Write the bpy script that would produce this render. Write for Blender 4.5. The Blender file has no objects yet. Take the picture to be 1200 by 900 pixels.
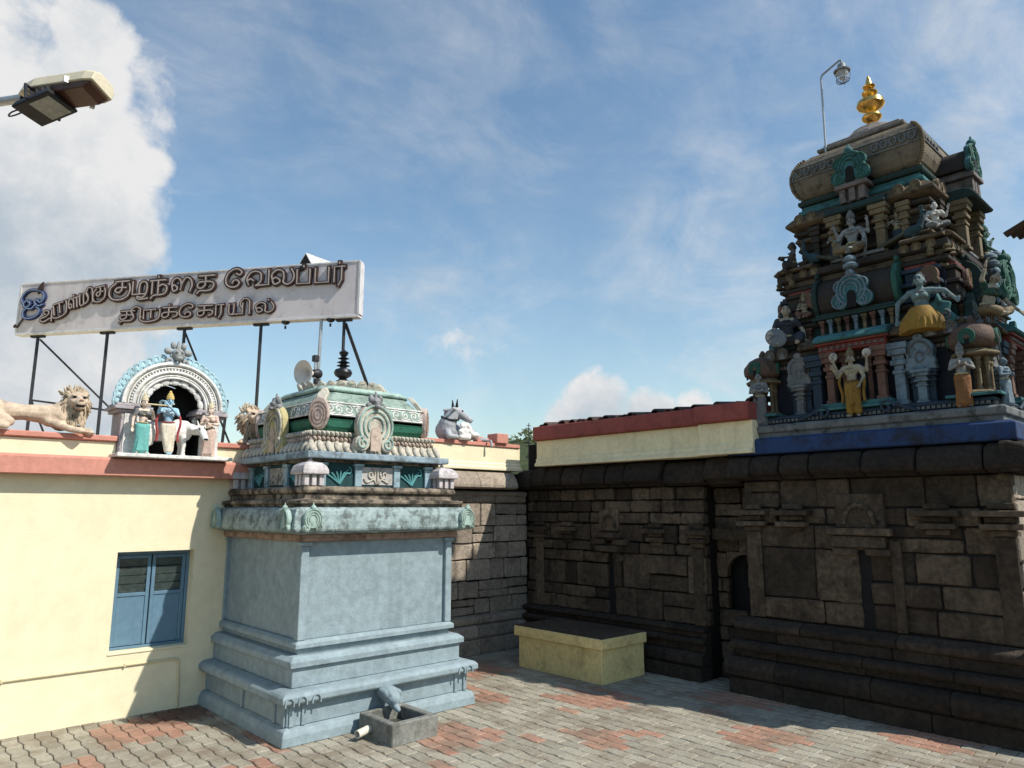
import bpy, bmesh, math, random
from mathutils import Vector, Matrix, noise as mnoise
R = math.radians
random.seed(7)
SC = bpy.context.scene
COL = SC.collection

# ------------------------------------------------------------------ camera
F, PIT, YAW, CH = 840.0, R(9.91), R(47.24), 2.6
cam = bpy.data.cameras.new('camera')
cam.sensor_width = 36.0
cam.lens = 36.0 * F / 1200.0
cam.clip_start = 0.05
cam.clip_end = 3000
camo = bpy.data.objects.new('camera', cam)
COL.objects.link(camo)
camo.location = (0, 0, CH)
FW = Vector((math.cos(YAW) * math.cos(PIT), math.sin(YAW) * math.cos(PIT), math.sin(PIT)))
camo.rotation_euler = FW.to_track_quat('-Z', 'Y').to_euler()
SC.camera = camo

# ------------------------------------------------------------------ sun, sky, exposure
SUN = Vector((-0.43, 1.0, -1.17)).normalized()      # the way the light travels
sun = bpy.data.lights.new('sun', 'SUN')
sun.energy = 5.0
sun.angle = R(0.55)
sun.color = (1.0, 0.95, 0.86)
suno = bpy.data.objects.new('sun', sun)
COL.objects.link(suno)
suno.rotation_euler = SUN.to_track_quat('-Z', 'Y').to_euler()
suno.location = (4, -10, 14)

SC.view_settings.view_transform = 'Standard'
SC.view_settings.look = 'None'
SC.view_settings.exposure = 0.12
SC.view_settings.gamma = 1.0
SC.view_settings.use_curve_mapping = False
SC.cycles.max_bounces = 5
SC.cycles.diffuse_bounces = 2
SC.cycles.glossy_bounces = 2

world = bpy.data.worlds.new('World')
SC.world = world
world.use_nodes = True
wn, wl = world.node_tree.nodes, world.node_tree.links
wn.clear()
def N_(nodes, kind, **kw):
    n = nodes.new(kind)
    for k, v in kw.items():
        setattr(n, k, v)
    return n
def build_sky():
    out = N_(wn, 'ShaderNodeOutputWorld')
    sky = N_(wn, 'ShaderNodeTexSky', sky_type='NISHITA', sun_disc=False)
    sky.sun_elevation = math.asin(-SUN.z)
    sky.sun_rotation = math.atan2(-SUN.x, -SUN.y)
    sky.altitude = 900
    sky.air_density = 1.45
    sky.dust_density = 0.6
    sky.ozone_density = 0.9
    bg = N_(wn, 'ShaderNodeBackground')
    bg.inputs['Strength'].default_value = 0.13
    tn = N_(wn, 'ShaderNodeMix', data_type='RGBA', blend_type='MULTIPLY')
    tn.inputs['Factor'].default_value = 1.0
    tn.inputs['B'].default_value = (0.88, 1.0, 1.03, 1)
    wl.new(sky.outputs[0], tn.inputs['A']); wl.new(tn.outputs['Result'], bg.inputs['Color'])
    cl = N_(wn, 'ShaderNodeBackground')
    cl.inputs['Strength'].default_value = 0.76
    tc = N_(wn, 'ShaderNodeTexCoord')
    gen = tc.outputs['Generated']
    def math_(op, a, b=None, c=None, clamp=False):
        m = N_(wn, 'ShaderNodeMath', operation=op, use_clamp=clamp)
        for i, v in enumerate((a, b, c)):
            if v is None: continue
            if isinstance(v, (int, float)): m.inputs[i].default_value = v
            else: wl.new(v, m.inputs[i])
        return m.outputs[0]
    def mapr(v, a, b, c=0.0, d=1.0):
        m = N_(wn, 'ShaderNodeMapRange', interpolation_type='SMOOTHSTEP')
        wl.new(v, m.inputs['Value'])
        for k, x in (('From Min', a), ('From Max', b), ('To Min', c), ('To Max', d)):
            m.inputs[k].default_value = x
        return m.outputs[0]
    def noise_(scale, detail, rough, dist, rot=(0, 0, 0), sc=(1, 1, 1), loc=(0, 0, 0)):
        mp = N_(wn, 'ShaderNodeMapping')
        mp.inputs['Rotation'].default_value = rot
        mp.inputs['Scale'].default_value = sc
        mp.inputs['Location'].default_value = loc
        wl.new(gen, mp.inputs['Vector'])
        t = N_(wn, 'ShaderNodeTexNoise')
        t.inputs['Scale'].default_value = scale
        t.inputs['Detail'].default_value = detail
        t.inputs['Roughness'].default_value = rough
        t.inputs['Distortion'].default_value = dist
        wl.new(mp.outputs[0], t.inputs['Vector'])
        return t.outputs['Fac']
    RT = Vector((math.sin(YAW), -math.cos(YAW), 0)); UP = RT.cross(FW)
    def dirmask(px, py, r0, r1):
        d = (FW + RT * ((px - 600) / F) - UP * ((py - 450) / F)).normalized()
        v = N_(wn, 'ShaderNodeVectorMath', operation='DISTANCE')
        wl.new(gen, v.inputs[0]); v.inputs[1].default_value = d
        return mapr(v.outputs['Value'], r1, r0)
    sd = -SUN * 0.05
    def puffs(loc):
        p1 = noise_(5.0, 12, 0.60, 0.25, loc=loc); p2 = noise_(15.0, 8, 0.62, 0.35, loc=tuple(3 * q for q in loc))
        return math_('SUBTRACT', math_('ADD', math_('MULTIPLY', p1, 1.5), math_('MULTIPLY', p2, 0.85)), 0.66)
    pf = puffs((0, 0, 0))
    pf2 = puffs((sd.x * 5.0, sd.y * 5.0, sd.z * 5.0))
    big = None
    for (x, y, r0, r1, w) in ((-60, 350, 0.13, 0.30, 1.05), (60, 280, 0.07, 0.18, 0.95), (130, 290, 0.03, 0.11, 0.95), (100, 180, 0.03, 0.11, 0.95), (95, 100, 0.02, 0.085, 0.85),
                              (105, 40, 0.015, 0.075, 0.85), (135, 45, 0.005, 0.05, 0.6), (40, 160, 0.02, 0.09, 0.75), (20, 420, 0.10, 0.28, 0.85), (175, 195, 0.005, 0.05, 0.75), (150, 370, 0.02, 0.10, 0.8),
                              (700, 475, 0.02, 0.085, 0.85), (760, 490, 0.02, 0.075, 0.8), (815, 485, 0.01, 0.06, 0.75), (660, 490, 0.01, 0.055, 0.7),
                              (500, 400, 0.01, 0.10, 0.36), (560, 400, 0.01, 0.08, 0.33), (-300, 200, 0.2, 0.5, 0.8), (1500, 480, 0.05, 0.3, 0.7)):
        m = math_('MULTIPLY', dirmask(x, y, r0, r1), w)
        big = m if big is None else math_('MAXIMUM', big, m)
    dens = math_('ADD', pf, big)
    cum = mapr(dens, 0.90, 1.32)
    cir = noise_(2.6, 10, 0.62, 0.9, rot=(0.1, 0.15, 0.75), sc=(1.0, 2.2, 3.0))
    cir2 = noise_(6.0, 8, 0.65, 0.6, rot=(0.1, 0.2, 0.4), sc=(1.0, 1.8, 2.6), loc=(3, 1, 0))
    reg = None
    for (x, y, r0, r1, w) in ((1150, 60, 0.08, 0.42, 1.0), (560, 30, 0.10, 0.45, 0.5), (860, 320, 0.04, 0.30, 0.95), (520, 400, 0.05, 0.30, 0.8), (1180, 180, 0.05, 0.3, 0.7), (300, 20, 0.1, 0.3, 0.5)):
        m = math_('MULTIPLY', dirmask(x, y, r0, r1), w)
        reg = m if reg is None else math_('MAXIMUM', reg, m)
    ci = math_('ADD', math_('MULTIPLY', cir, 0.65), math_('MULTIPLY', cir2, 0.35))
    cirm = math_('MULTIPLY', mapr(ci, 0.36, 0.74, 0.0, 0.66), math_('ADD', math_('MULTIPLY', reg, 0.85), 0.20))
    # haze of the lower sky
    sep = N_(wn, 'ShaderNodeSeparateXYZ'); wl.new(gen, sep.inputs[0])
    low = mapr(sep.outputs['Z'], 0.45, -0.02, 0.0, 0.22)
    fac = math_('MAXIMUM', math_('MAXIMUM', cum, cirm), low, clamp=True)
    # billows are brighter on the side towards the sun, greyer and bluer away from it
    shade = math_('ADD', math_('MULTIPLY', math_('SUBTRACT', pf, pf2), 1.5), 0.55)
    thick = math_('MULTIPLY', mapr(dens, 1.15, 1.9), 0.22)
    rp = N_(wn, 'ShaderNodeMix', data_type='RGBA', clamp_factor=True)
    wl.new(math_('SUBTRACT', shade, thick), rp.inputs['Factor'])
    rp.inputs['A'].default_value = (0.58, 0.67, 0.76, 1)
    rp.inputs['B'].default_value = (1.0, 1.0, 1.0, 1)
    wl.new(rp.outputs['Result'], cl.inputs['Color'])
    mx = N_(wn, 'ShaderNodeMixShader')
    wl.new(fac, mx.inputs[0]); wl.new(bg.outputs[0], mx.inputs[1]); wl.new(cl.outputs[0], mx.inputs[2])
    wl.new(mx.outputs[0], out.inputs['Surface'])
build_sky()

# ------------------------------------------------------------------ materials
MATS = {}
def paint(key, rgb, rough=0.75, var=0.18, dirt=0.0, dcol=(0.02, 0.018, 0.014), dscale=3.0, streak=0.0, bump=0.15, bscale=60.0, attr=0.0, metal=0.0, fine=14.0, dlo=0.50, spec=0.3):
    if key in MATS: return MATS[key]
    m = bpy.data.materials.new(key); m.use_nodes = True
    nt = m.node_tree; n, l = nt.nodes, nt.links
    b = n['Principled BSDF']
    b.inputs['Roughness'].default_value = rough
    b.inputs['Metallic'].default_value = metal
    b.inputs['Specular IOR Level'].default_value = spec
    tc = n.new('ShaderNodeTexCoord')
    def nz(scale, detail=6, rough_=0.6, sc=(1, 1, 1), dist=0.0):
        mp = n.new('ShaderNodeMapping'); mp.inputs['Scale'].default_value = sc
        l.new(tc.outputs['Object'], mp.inputs['Vector'])
        t = n.new('ShaderNodeTexNoise')
        t.inputs['Scale'].default_value = scale; t.inputs['Detail'].default_value = detail
        t.inputs['Roughness'].default_value = rough_; t.inputs['Distortion'].default_value = dist
        l.new(mp.outputs[0], t.inputs['Vector']); return t.outputs['Fac']
    def mr(v, a, b_, c, d):
        q = n.new('ShaderNodeMapRange'); l.new(v, q.inputs['Value'])
        for k, x in (('From Min', a), ('From Max', b_), ('To Min', c), ('To Max', d)): q.inputs[k].default_value = x
        return q.outputs[0]
    def mul(a, f):
        q = n.new('ShaderNodeVectorMath'); q.operation = 'SCALE'
        l.new(a, q.inputs[0]) if not isinstance(a, tuple) else setattr(q.inputs[0], 'default_value', a)
        l.new(f, q.inputs['Scale']); return q.outputs[0]
    c = mul(tuple(rgb), mr(nz(fine, 8, 0.65), 0.3, 0.7, 1 - var, 1 + var))
    c = mul(c, mr(nz(1.3, 4), 0.3, 0.7, 1 - var * 0.6, 1 + var * 0.6))
    if attr > 0:
        a = n.new('ShaderNodeAttribute'); a.attribute_name = 'rnd'
        c = mul(c, mr(a.outputs['Fac'], 0, 1, 1 - attr, 1 + attr))
    if dirt > 0:
        f = mr(nz(dscale, 9, 0.68, dist=0.3), dlo, dlo + 0.16, 0.0, dirt)
        q = n.new('ShaderNodeMix'); q.data_type = 'RGBA'; q.clamp_factor = True
        l.new(f, q.inputs['Factor']); l.new(c, q.inputs['A']); q.inputs['B'].default_value = (*dcol, 1)
        c = q.outputs['Result']
    if streak > 0:
        f = mr(nz(5.0, 7, 0.65, sc=(1, 1, 0.09)), 0.52, 0.74, 0.0, streak)
        q = n.new('ShaderNodeMix'); q.data_type = 'RGBA'; q.clamp_factor = True
        l.new(f, q.inputs['Factor']); l.new(c, q.inputs['A']); q.inputs['B'].default_value = (*dcol, 1)
        c = q.outputs['Result']
    l.new(c, b.inputs['Base Color'])
    if bump > 0:
        bp = n.new('ShaderNodeBump'); bp.inputs['Strength'].default_value = bump; bp.inputs['Distance'].default_value = 0.02
        l.new(nz(bscale, 6, 0.65), bp.inputs['Height']); l.new(bp.outputs[0], b.inputs['Normal'])
    MATS[key] = m
    return m

def tint(rgb, dirt=0.55, dscale=7.0, key=None, **kw):
    """old enamel paint on plaster, weathered with black mould"""
    k = key or 'paint_%02x%02x%02x_%d' % (*[int(c * 255) for c in rgb], int(dirt * 100))
    return paint(k, rgb, dirt=dirt, dscale=dscale, dcol=(0.018, 0.016, 0.013), bump=0.35, bscale=34, fine=22, **{'streak': 0.35, **kw})

# ------------------------------------------------------------------ mesh helpers
ORG = {}
class MB:
    def __init__(self):
        self.v, self.f, self.a = [], [], []
    def add(self, vs, fs, a=None):
        o = len(self.v); self.v += [tuple(x) for x in vs]
        self.f += [tuple(i + o for i in q) for q in fs]
        self.a += [random.random() if a is None else a] * len(fs)
    def box(self, x0, x1, y0, y1, z0, z1, j=0.0, a=None):
        r = (lambda: random.uniform(-j, j)) if j else (lambda: 0.0)
        vs = [(x + r(), y + r(), z + r()) for z in (z0, z1) for y in (y0, y1) for x in (x0, x1)]
        self.add(vs, [(0, 2, 3, 1), (4, 5, 7, 6), (0, 1, 5, 4), (2, 6, 7, 3), (0, 4, 6, 2), (1, 3, 7, 5)], a)
    def obox(self, c, size, M=None, a=None):
        sx, sy, sz = (s / 2 for s in size)
        vs = [Vector((x, y, z)) for z in (-sz, sz) for y in (-sy, sy) for x in (-sx, sx)]
        if M is not None: vs = [M @ v for v in vs]
        vs = [v + Vector(c) for v in vs]
        self.add(vs, [(0, 2, 3, 1), (4, 5, 7, 6), (0, 1, 5, 4), (2, 6, 7, 3), (0, 4, 6, 2), (1, 3, 7, 5)], a)
    def rings(self, rings, cap=True, closed=True, a=None):
        n = len(rings[0]); vs = [p for r in rings for p in r]; fs = []
        for i in range(len(rings) - 1):
            for k in range(n if closed else n - 1):
                k2 = (k + 1) % n
                fs.append((i * n + k, i * n + k2, (i + 1) * n + k2, (i + 1) * n + k))
        if cap:
            fs.append(tuple(range(n - 1, -1, -1))); fs.append(tuple((len(rings) - 1) * n + k for k in range(n)))
        self.add(vs, fs, a)
    def sq(self, cx, cy, prof, a=None):
        """square moulding: prof of (hx, hy, z) or (h, z)"""
        rs = []
        for p in prof:
            hx, hy, z = p if len(p) == 3 else (p[0], p[0], p[1])
            rs.append([(cx - hx, cy - hy, z), (cx + hx, cy - hy, z), (cx + hx, cy + hy, z), (cx - hx, cy + hy, z)])
        self.rings(rs, a=a)
    def lathe(self, c, prof, seg=20, a=None, axis=None):
        c = Vector(c); q = Vector((0, 0, 1)).rotation_difference(Vector(axis).normalized()) if axis is not None else None
        rs = []
        for r, z in prof:
            ring = [Vector((max(r, 1e-4) * math.cos(2 * math.pi * k / seg), max(r, 1e-4) * math.sin(2 * math.pi * k / seg), z)) for k in range(seg)]
            rs.append([c + (q @ p if q else p) for p in ring])
        self.rings(rs, a=a)
    def tube(self, pts, r, seg=8, a=None, r2=None):
        pts = [Vector(p) for p in pts]; rs = []; prev = None
        for i, p in enumerate(pts):
            d = (pts[min(i + 1, len(pts) - 1)] - pts[max(i - 1, 0)])
            if d.length < 1e-9: d = Vector((0, 0, 1))
            d.normalize()
            if prev is None:
                u = d.orthogonal().normalized()
            else:
                u = (prev - d * prev.dot(d))
                u = u.normalized() if u.length > 1e-6 else d.orthogonal().normalized()
            prev = u; w = d.cross(u)
            rr = r if r2 is None else r + (r2 - r) * i / (len(pts) - 1)
            rs.append([p + (u * math.cos(2 * math.pi * k / seg) + w * math.sin(2 * math.pi * k / seg)) * rr for k in range(seg)])
        self.rings(rs, a=a)
    def capsule(self, a_, b_, ra, rb, seg=12, k=4):
        a_, b_ = Vector(a_), Vector(b_); d = b_ - a_
        if d.length < 1e-6: d = Vector((0, 0, 1e-4))
        L = d.length; d.normalize(); prof = []
        for i in range(k + 1):
            t = -math.pi / 2 + math.pi / 2 * i / k; prof.append((ra * math.cos(t), ra * math.sin(t)))
        for i in range(k + 1):
            t = math.pi / 2 * i / k; prof.append((rb * math.cos(t), L + rb * math.sin(t)))
        self.lathe(a_, prof, seg, axis=d)
    def ell(self, c, r, M=None, seg=14, k=9):
        rs = []; c = Vector(c)
        for i in range(k + 1):
            t = -math.pi / 2 + math.pi * i / k
            ring = []
            for s in range(seg):
                p = Vector((r[0] * max(math.cos(t), 1e-3) * math.cos(2 * math.pi * s / seg), r[1] * max(math.cos(t), 1e-3) * math.sin(2 * math.pi * s / seg), r[2] * math.sin(t)))
                ring.append(c + (M @ p if M is not None else p))
            rs.append(ring)
        self.rings(rs)
    def prism(self, poly, Pf, w0, w1, a=None):
        """poly of (u, v); Pf(u, v, w) -> point"""
        n = len(poly); vs = [Pf(u, v, w0) for u, v in poly] + [Pf(u, v, w1) for u, v in poly]
        self.add(vs, [tuple(range(n - 1, -1, -1)), tuple(range(n, 2 * n))] + [(k, (k + 1) % n, n + (k + 1) % n, n + k) for k in range(n)], a)
    def build(self, name, mat, parent=None, smooth=False, bevel=0.0, local=False, seg=1, attr=False):
        me = bpy.data.meshes.new(name)
        off = Vector((0, 0, 0)) if (local or parent is None) else ORG.get(parent.name, Vector((0, 0, 0)))
        me.from_pydata([tuple(Vector(v) - off) for v in self.v], [], self.f)
        if attr:
            at = me.attributes.new('rnd', 'FLOAT', 'FACE'); at.data.foreach_set('value', self.a)
        me.validate()
        bm = bmesh.new(); bm.from_mesh(me); bmesh.ops.recalc_face_normals(bm, faces=bm.faces); bm.to_mesh(me); bm.free()
        o = bpy.data.objects.new(name, me); COL.objects.link(o)
        if mat is not None: me.materials.append(mat)
        if parent is not None: o.parent = parent
        ORG[o.name] = off
        if smooth:
            me.polygons.foreach_set('use_smooth', [True] * len(me.polygons))
            me.set_sharp_from_angle(angle=R(42))
        if bevel > 0:
            b = o.modifiers.new('bevel', 'BEVEL'); b.width = bevel; b.segments = seg; b.limit_method = 'ANGLE'; b.angle_limit = R(35)
        return o

def tag(o, label, cat, group=None):
    o['label'] = label; o['category'] = cat
    if group: o['group'] = group
    return o
def thing(name, label, cat, loc=(0, 0, 0), rotz=0.0, group=None):
    o = bpy.data.objects.new(name, None); COL.objects.link(o)
    o.empty_display_size = 0.1
    o.location = loc; o.rotation_euler = (0, 0, rotz)
    ORG[o.name] = Vector(loc)
    return tag(o, label, cat, group)
def structure(o, kind='structure'):
    o['kind'] = kind; return o

def sculpt(name, mb, mat, parent, voxel, smooth_it=3, local=True):
    """fuse overlapping volumes into one continuous skin"""
    o = mb.build(name, mat, parent, local=local)
    r = o.modifiers.new('r', 'REMESH'); r.mode = 'VOXEL'; r.voxel_size = voxel; r.use_smooth_shade = True
    s = o.modifiers.new('s', 'SMOOTH'); s.factor = 0.5; s.iterations = smooth_it
    dg = bpy.context.evaluated_depsgraph_get()
    me = bpy.data.meshes.new_from_object(o.evaluated_get(dg))
    o.modifiers.clear()
    old = o.data; o.data = me; me.name = name
    if not me.materials: me.materials.append(mat)
    bpy.data.meshes.remove(old)
    me.polygons.foreach_set('use_smooth', [True] * len(me.polygons))
    return o

def arc(cx, cy, rx, ry, a0, a1, n=14):
    return [(cx + rx * math.cos(R(a0 + (a1 - a0) * i / n)), cy + ry * math.sin(R(a0 + (a1 - a0) * i / n))) for i in range(n + 1)]
def catmull(pts, n=6):
    if len(pts) < 3: return list(pts)
    P = [pts[0]] + list(pts) + [pts[-1]]; out = []
    for i in range(1, len(P) - 2):
        p0, p1, p2, p3 = P[i - 1], P[i], P[i + 1], P[i + 2]
        for k in range(n):
            t = k / n
            out.append(tuple(0.5 * ((2 * b) + (c - a) * t + (2 * a - 5 * b + 4 * c - d) * t * t + (-a + 3 * b - 3 * c + d) * t ** 3) for a, b, c, d in zip(p0, p1, p2, p3)))
    out.append(tuple(pts[-1])); return out
def spiral(cx, cy, r, a0, turns, n=16, r1=0.15):
    return [(cx + r * (1 - (1 - r1) * i / n) * math.cos(a0 + turns * 2 * math.pi * i / n), cy + r * (1 - (1 - r1) * i / n) * math.sin(a0 + turns * 2 * math.pi * i / n)) for i in range(n + 1)]

def frame(c, nrm):
    c = Vector(c); n = Vector(nrm).normalized(); u = Vector((-n.y, n.x, 0)).normalized(); u = -u if False else u
    return lambda a, b, w: c + u * a + Vector((0, 0, 1)) * b + n * w

def kudu(parent, c, nrm, s, plate, ring, crest, face=True, name='horseshoe_ornament', depth=0.14, feet=True, hollow=None, lobes=False):
    """horseshoe arch ornament: plate with scroll feet, concentric ribs and a crest"""
    P = frame(c, nrm)
    mb = MB(); d = depth * s
    poly = arc(0, 0.52 * s, 0.44 * s, 0.48 * s, -52, 232, 30)
    mb.prism(poly, P, -d, 0)
    if feet:
        for sg in (-1, 1):
            mb.prism(arc(sg * 0.30 * s, 0.16 * s, 0.17 * s, 0.17 * s, 0, 345, 18), P, -d, 0.012 * s)
    if lobes:
        for sg in (-1, 1):
            mb.prism(arc(sg * 0.34 * s, 0.24 * s, 0.235 * s, 0.235 * s, 0, 345, 18), P, -d, 0.006 * s); mb.prism(arc(sg * 0.30 * s, 0.66 * s, 0.19 * s, 0.19 * s, 0, 345, 18), P, -d, -0.006 * s)
    o = mb.build(name, plate, parent, bevel=0.02 * s)
    mr = MB()
    if lobes:
        for sg in (-1, 1):
            mr.tube([P(a, b, 0.012 * s) for a, b in arc(sg * 0.34 * s, 0.24 * s, 0.215 * s, 0.215 * s, 90 + sg * 30, 90 - sg * 250, 16)], 0.022 * s, 6); mr.tube([P(a, b, 0.012 * s) for a, b in arc(sg * 0.30 * s, 0.66 * s, 0.17 * s, 0.17 * s, 90 + sg * 60, 90 - sg * 130, 12)], 0.022 * s, 6)
    for q, rr in ((0.90, 0.028), (0.66, 0.024), (0.42, 0.022)):
        a0, a1 = (-50, 230) if q > 0.5 else (-35, 215)
        mr.tube([P(a, b, 0.012 * s) for a, b in arc(0, 0.52 * s, 0.44 * s * q, 0.48 * s * q, a0, a1, 26)], rr * s, 6)
    if feet:
        for sg in (-1, 1):
            mr.tube([P(a, b, 0.02 * s) for a, b in spiral(sg * 0.30 * s, 0.16 * s, 0.14 * s, math.pi / 2, -sg * 1.4)], 0.024 * s, 6)
    mr.build('rib', ring, o, smooth=True)
    if hollow is not None:
        mh = MB(); mh.prism([(-0.12 * s, 0)] + arc(0, 0.36 * s, 0.12 * s, 0.15 * s, 180, 0, 10) + [(0.12 * s, 0)], P, 0.0, 0.02 * s)
        mh.build('hollow', hollow, o)
    if crest is not None:
        mc = MB()
        mc.ell(P(0, 1.02 * s, -d * 0.3), (0.13 * s,) * 3, seg=10, k=7)
        if face:
            for sg in (-1, 1):
                mc.ell(P(sg * 0.11 * s, 1.10 * s, -d * 0.3), (0.06 * s, 0.06 * s, 0.09 * s), seg=8, k=6)
                mc.ell(P(sg * 0.05 * s, 1.04 * s, 0.05 * s), (0.035 * s,) * 3, seg=8, k=6)
                mc.ell(P(sg * 0.17 * s, 0.95 * s, -d * 0.2), (0.07 * s,) * 3, seg=8, k=6)
            mc.ell(P(0, 0.93 * s, 0.06 * s), (0.07 * s, 0.07 * s, 0.05 * s), seg=8, k=6)
            mc.capsule(P(0, 1.1 * s, -d * 0.3), P(0, 1.25 * s, -d * 0.3), 0.05 * s, 0.02 * s, 8, 3)
        else:
            mc.capsule(P(0, 1.02 * s, -d * 0.3), P(0, 1.22 * s, -d * 0.3), 0.07 * s, 0.025 * s, 8, 3)
        mc.build('crest', crest, o, smooth=True)
    return o

# ------------------------------------------------------------------ colours of the place
CREAM = paint('cream_limewash', (0.76, 0.68, 0.47), rough=0.85, var=0.07, dirt=0.06, dcol=(0.45, 0.38, 0.22), dscale=1.8, dlo=0.52, bump=0.22, bscale=45, fine=5, streak=0.10)
CREAM_OLD = paint('cream_limewash_weathered', (0.82, 0.70, 0.44), rough=0.85, var=0.10, dirt=0.22, dcol=(0.30, 0.24, 0.14), dscale=2.4, streak=0.3, bump=0.3)
BENCHP = paint('ochre_limewash', (0.68, 0.54, 0.25), rough=0.85, var=0.16, dirt=0.5, dcol=(0.22, 0.16, 0.07), dscale=3, bump=0.3)
PINK = paint('salmon_band_paint', (0.56, 0.245, 0.185), rough=0.8, var=0.12, dirt=0.25, dcol=(0.30, 0.16, 0.12), dscale=3, bump=0.25, streak=0.2)
REDCOP = paint('red_coping_paint', (0.29, 0.072, 0.058), rough=0.8, var=0.18, dirt=0.4, dcol=(0.10, 0.03, 0.025), dscale=3, bump=0.3)
STONE = paint('weathered_granite_shade_tone', (0.086, 0.062, 0.042), rough=0.92, var=0.45, dirt=0.75, dcol=(0.022, 0.015, 0.010), dscale=3.2, streak=0.5, bump=1.0, bscale=22, attr=0.5, fine=14)  # weathered granite, shade of the court walls darkened into its base colour
STONE_PALE = paint('granite_sunlit_tone', (0.285, 0.235, 0.185), rough=0.92, var=0.34, dirt=0.7, dcol=(0.13, 0.095, 0.07), dscale=3.0, streak=0.25, bump=0.9, bscale=28, attr=0.25, fine=18)  # the same granite, sunlight put into a lighter base colour
STONE_BLACK = paint('black_granite', (0.036, 0.026, 0.019), rough=0.9, var=0.5, dirt=0.5, dcol=(0.010, 0.009, 0.008), dscale=4, bump=0.9, bscale=24, attr=0.35)  # darkest granite base colour, on base courses and cornices
JOINT = paint('stone_joint', (0.014, 0.011, 0.009), rough=0.95, var=0.3)
SHRBLUE = paint('shrine_blue_grey', (0.255, 0.322, 0.348), rough=0.7, var=0.18, dirt=0.65, dcol=(0.16, 0.205, 0.225), dscale=2.6, streak=0.50, bump=0.35, bscale=30, fine=9)
WINBLUE = paint('window_blue', (0.115, 0.205, 0.28), rough=0.45, var=0.10, dirt=0.2, dcol=(0.08, 0.15, 0.23), dscale=6, bump=0.1)
WHITE = tint((0.72, 0.70, 0.66), 0.30, key='white_enamel')
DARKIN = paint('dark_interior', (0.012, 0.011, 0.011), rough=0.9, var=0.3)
METAL = paint('dark_steel', (0.035, 0.035, 0.04), rough=0.5, var=0.25, metal=0.4, dirt=0.3, dcol=(0.06, 0.03, 0.02), dscale=9)
GALV = paint('galvanised_steel', (0.42, 0.43, 0.44), rough=0.45, var=0.15, metal=0.6)
GLASS = paint('dusty_glass', (0.055, 0.075, 0.07), rough=0.22, var=0.25, dirt=0.3, dcol=(0.17, 0.18, 0.16), dscale=9, spec=0.5)
GROUT = paint('paver_joint', (0.045, 0.036, 0.028), rough=0.95, var=0.3)

# ------------------------------------------------------------------ ground
mb = MB(); mb.add([(-600, -600, -0.03), (900, -600, -0.03), (900, 900, -0.03), (-600, 900, -0.03)], [(0, 1, 2, 3)])
EARTH = paint('dry_earth', (0.16, 0.125, 0.085), rough=0.95, var=0.3, dirt=0.4, dcol=(0.06, 0.07, 0.03), dscale=0.3)
structure(mb.build('ground', EARTH))

def paver_mat():
    m = bpy.data.materials.new('concrete_paver'); m.use_nodes = True
    nt = m.node_tree; n, l = nt.nodes, nt.links; b = n['Principled BSDF']
    b.inputs['Roughness'].default_value = 0.85
    tc = n.new('ShaderNodeTexCoord')
    def nz(s, d=7, r=0.65):
        t = n.new('ShaderNodeTexNoise'); t.inputs['Scale'].default_value = s; t.inputs['Detail'].default_value = d; t.inputs['Roughness'].default_value = r
        l.new(tc.outputs['Object'], t.inputs['Vector']); return t.outputs['Fac']
    def mr(v, a, b_, c, d):
        q = n.new('ShaderNodeMapRange'); l.new(v, q.inputs['Value'])
        for k, x in (('From Min', a), ('From Max', b_), ('To Min', c), ('To Max', d)): q.inputs[k].default_value = x
        return q.outputs[0]
    def mix(f, a, c):
        q = n.new('ShaderNodeMix'); q.data_type = 'RGBA'; q.clamp_factor = True
        l.new(f, q.inputs['Factor'])
        for k, x in (('A', a), ('B', c)):
            if isinstance(x, tuple): q.inputs[k].default_value = (*x, 1)
            else: l.new(x, q.inputs[k])
        return q.outputs['Result']
    ar = n.new('ShaderNodeAttribute'); ar.attribute_name = 'rnd'
    ad = n.new('ShaderNodeAttribute'); ad.attribute_name = 'red'
    grey = mix(ar.outputs['Fac'], (0.27, 0.25, 0.195), (0.40, 0.37, 0.29))
    red = mix(ar.outputs['Fac'], (0.34, 0.165, 0.11), (0.40, 0.225, 0.155))
    c = mix(ad.outputs['Fac'], grey, red)
    c = mix(mr(nz(1.7), 0.47, 0.62, 0.0, 0.70), c, (0.17, 0.125, 0.085))
    c = mix(mr(nz(26), 0.40, 0.70, 0.0, 0.55), c, (0.16, 0.125, 0.09))
    c = mix(mr(nz(9), 0.55, 0.72, 0.0, 0.40), c, (0.46, 0.43, 0.36))
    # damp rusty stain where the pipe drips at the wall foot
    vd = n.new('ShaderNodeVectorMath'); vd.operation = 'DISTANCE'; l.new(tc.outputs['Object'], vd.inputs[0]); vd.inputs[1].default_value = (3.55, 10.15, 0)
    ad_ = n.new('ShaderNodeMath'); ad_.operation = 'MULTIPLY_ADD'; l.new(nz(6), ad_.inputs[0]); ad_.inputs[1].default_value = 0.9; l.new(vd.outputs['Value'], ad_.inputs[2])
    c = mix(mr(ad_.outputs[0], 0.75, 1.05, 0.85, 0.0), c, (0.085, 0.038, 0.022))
    l.new(c, b.inputs['Base Color'])
    bp = n.new('ShaderNodeBump'); bp.inputs['Strength'].default_value = 0.5; bp.inputs['Distance'].default_value = 0.012
    l.new(nz(55), bp.inputs['Height']); l.new(bp.outputs[0], b.inputs['Normal'])
    return m
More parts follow.
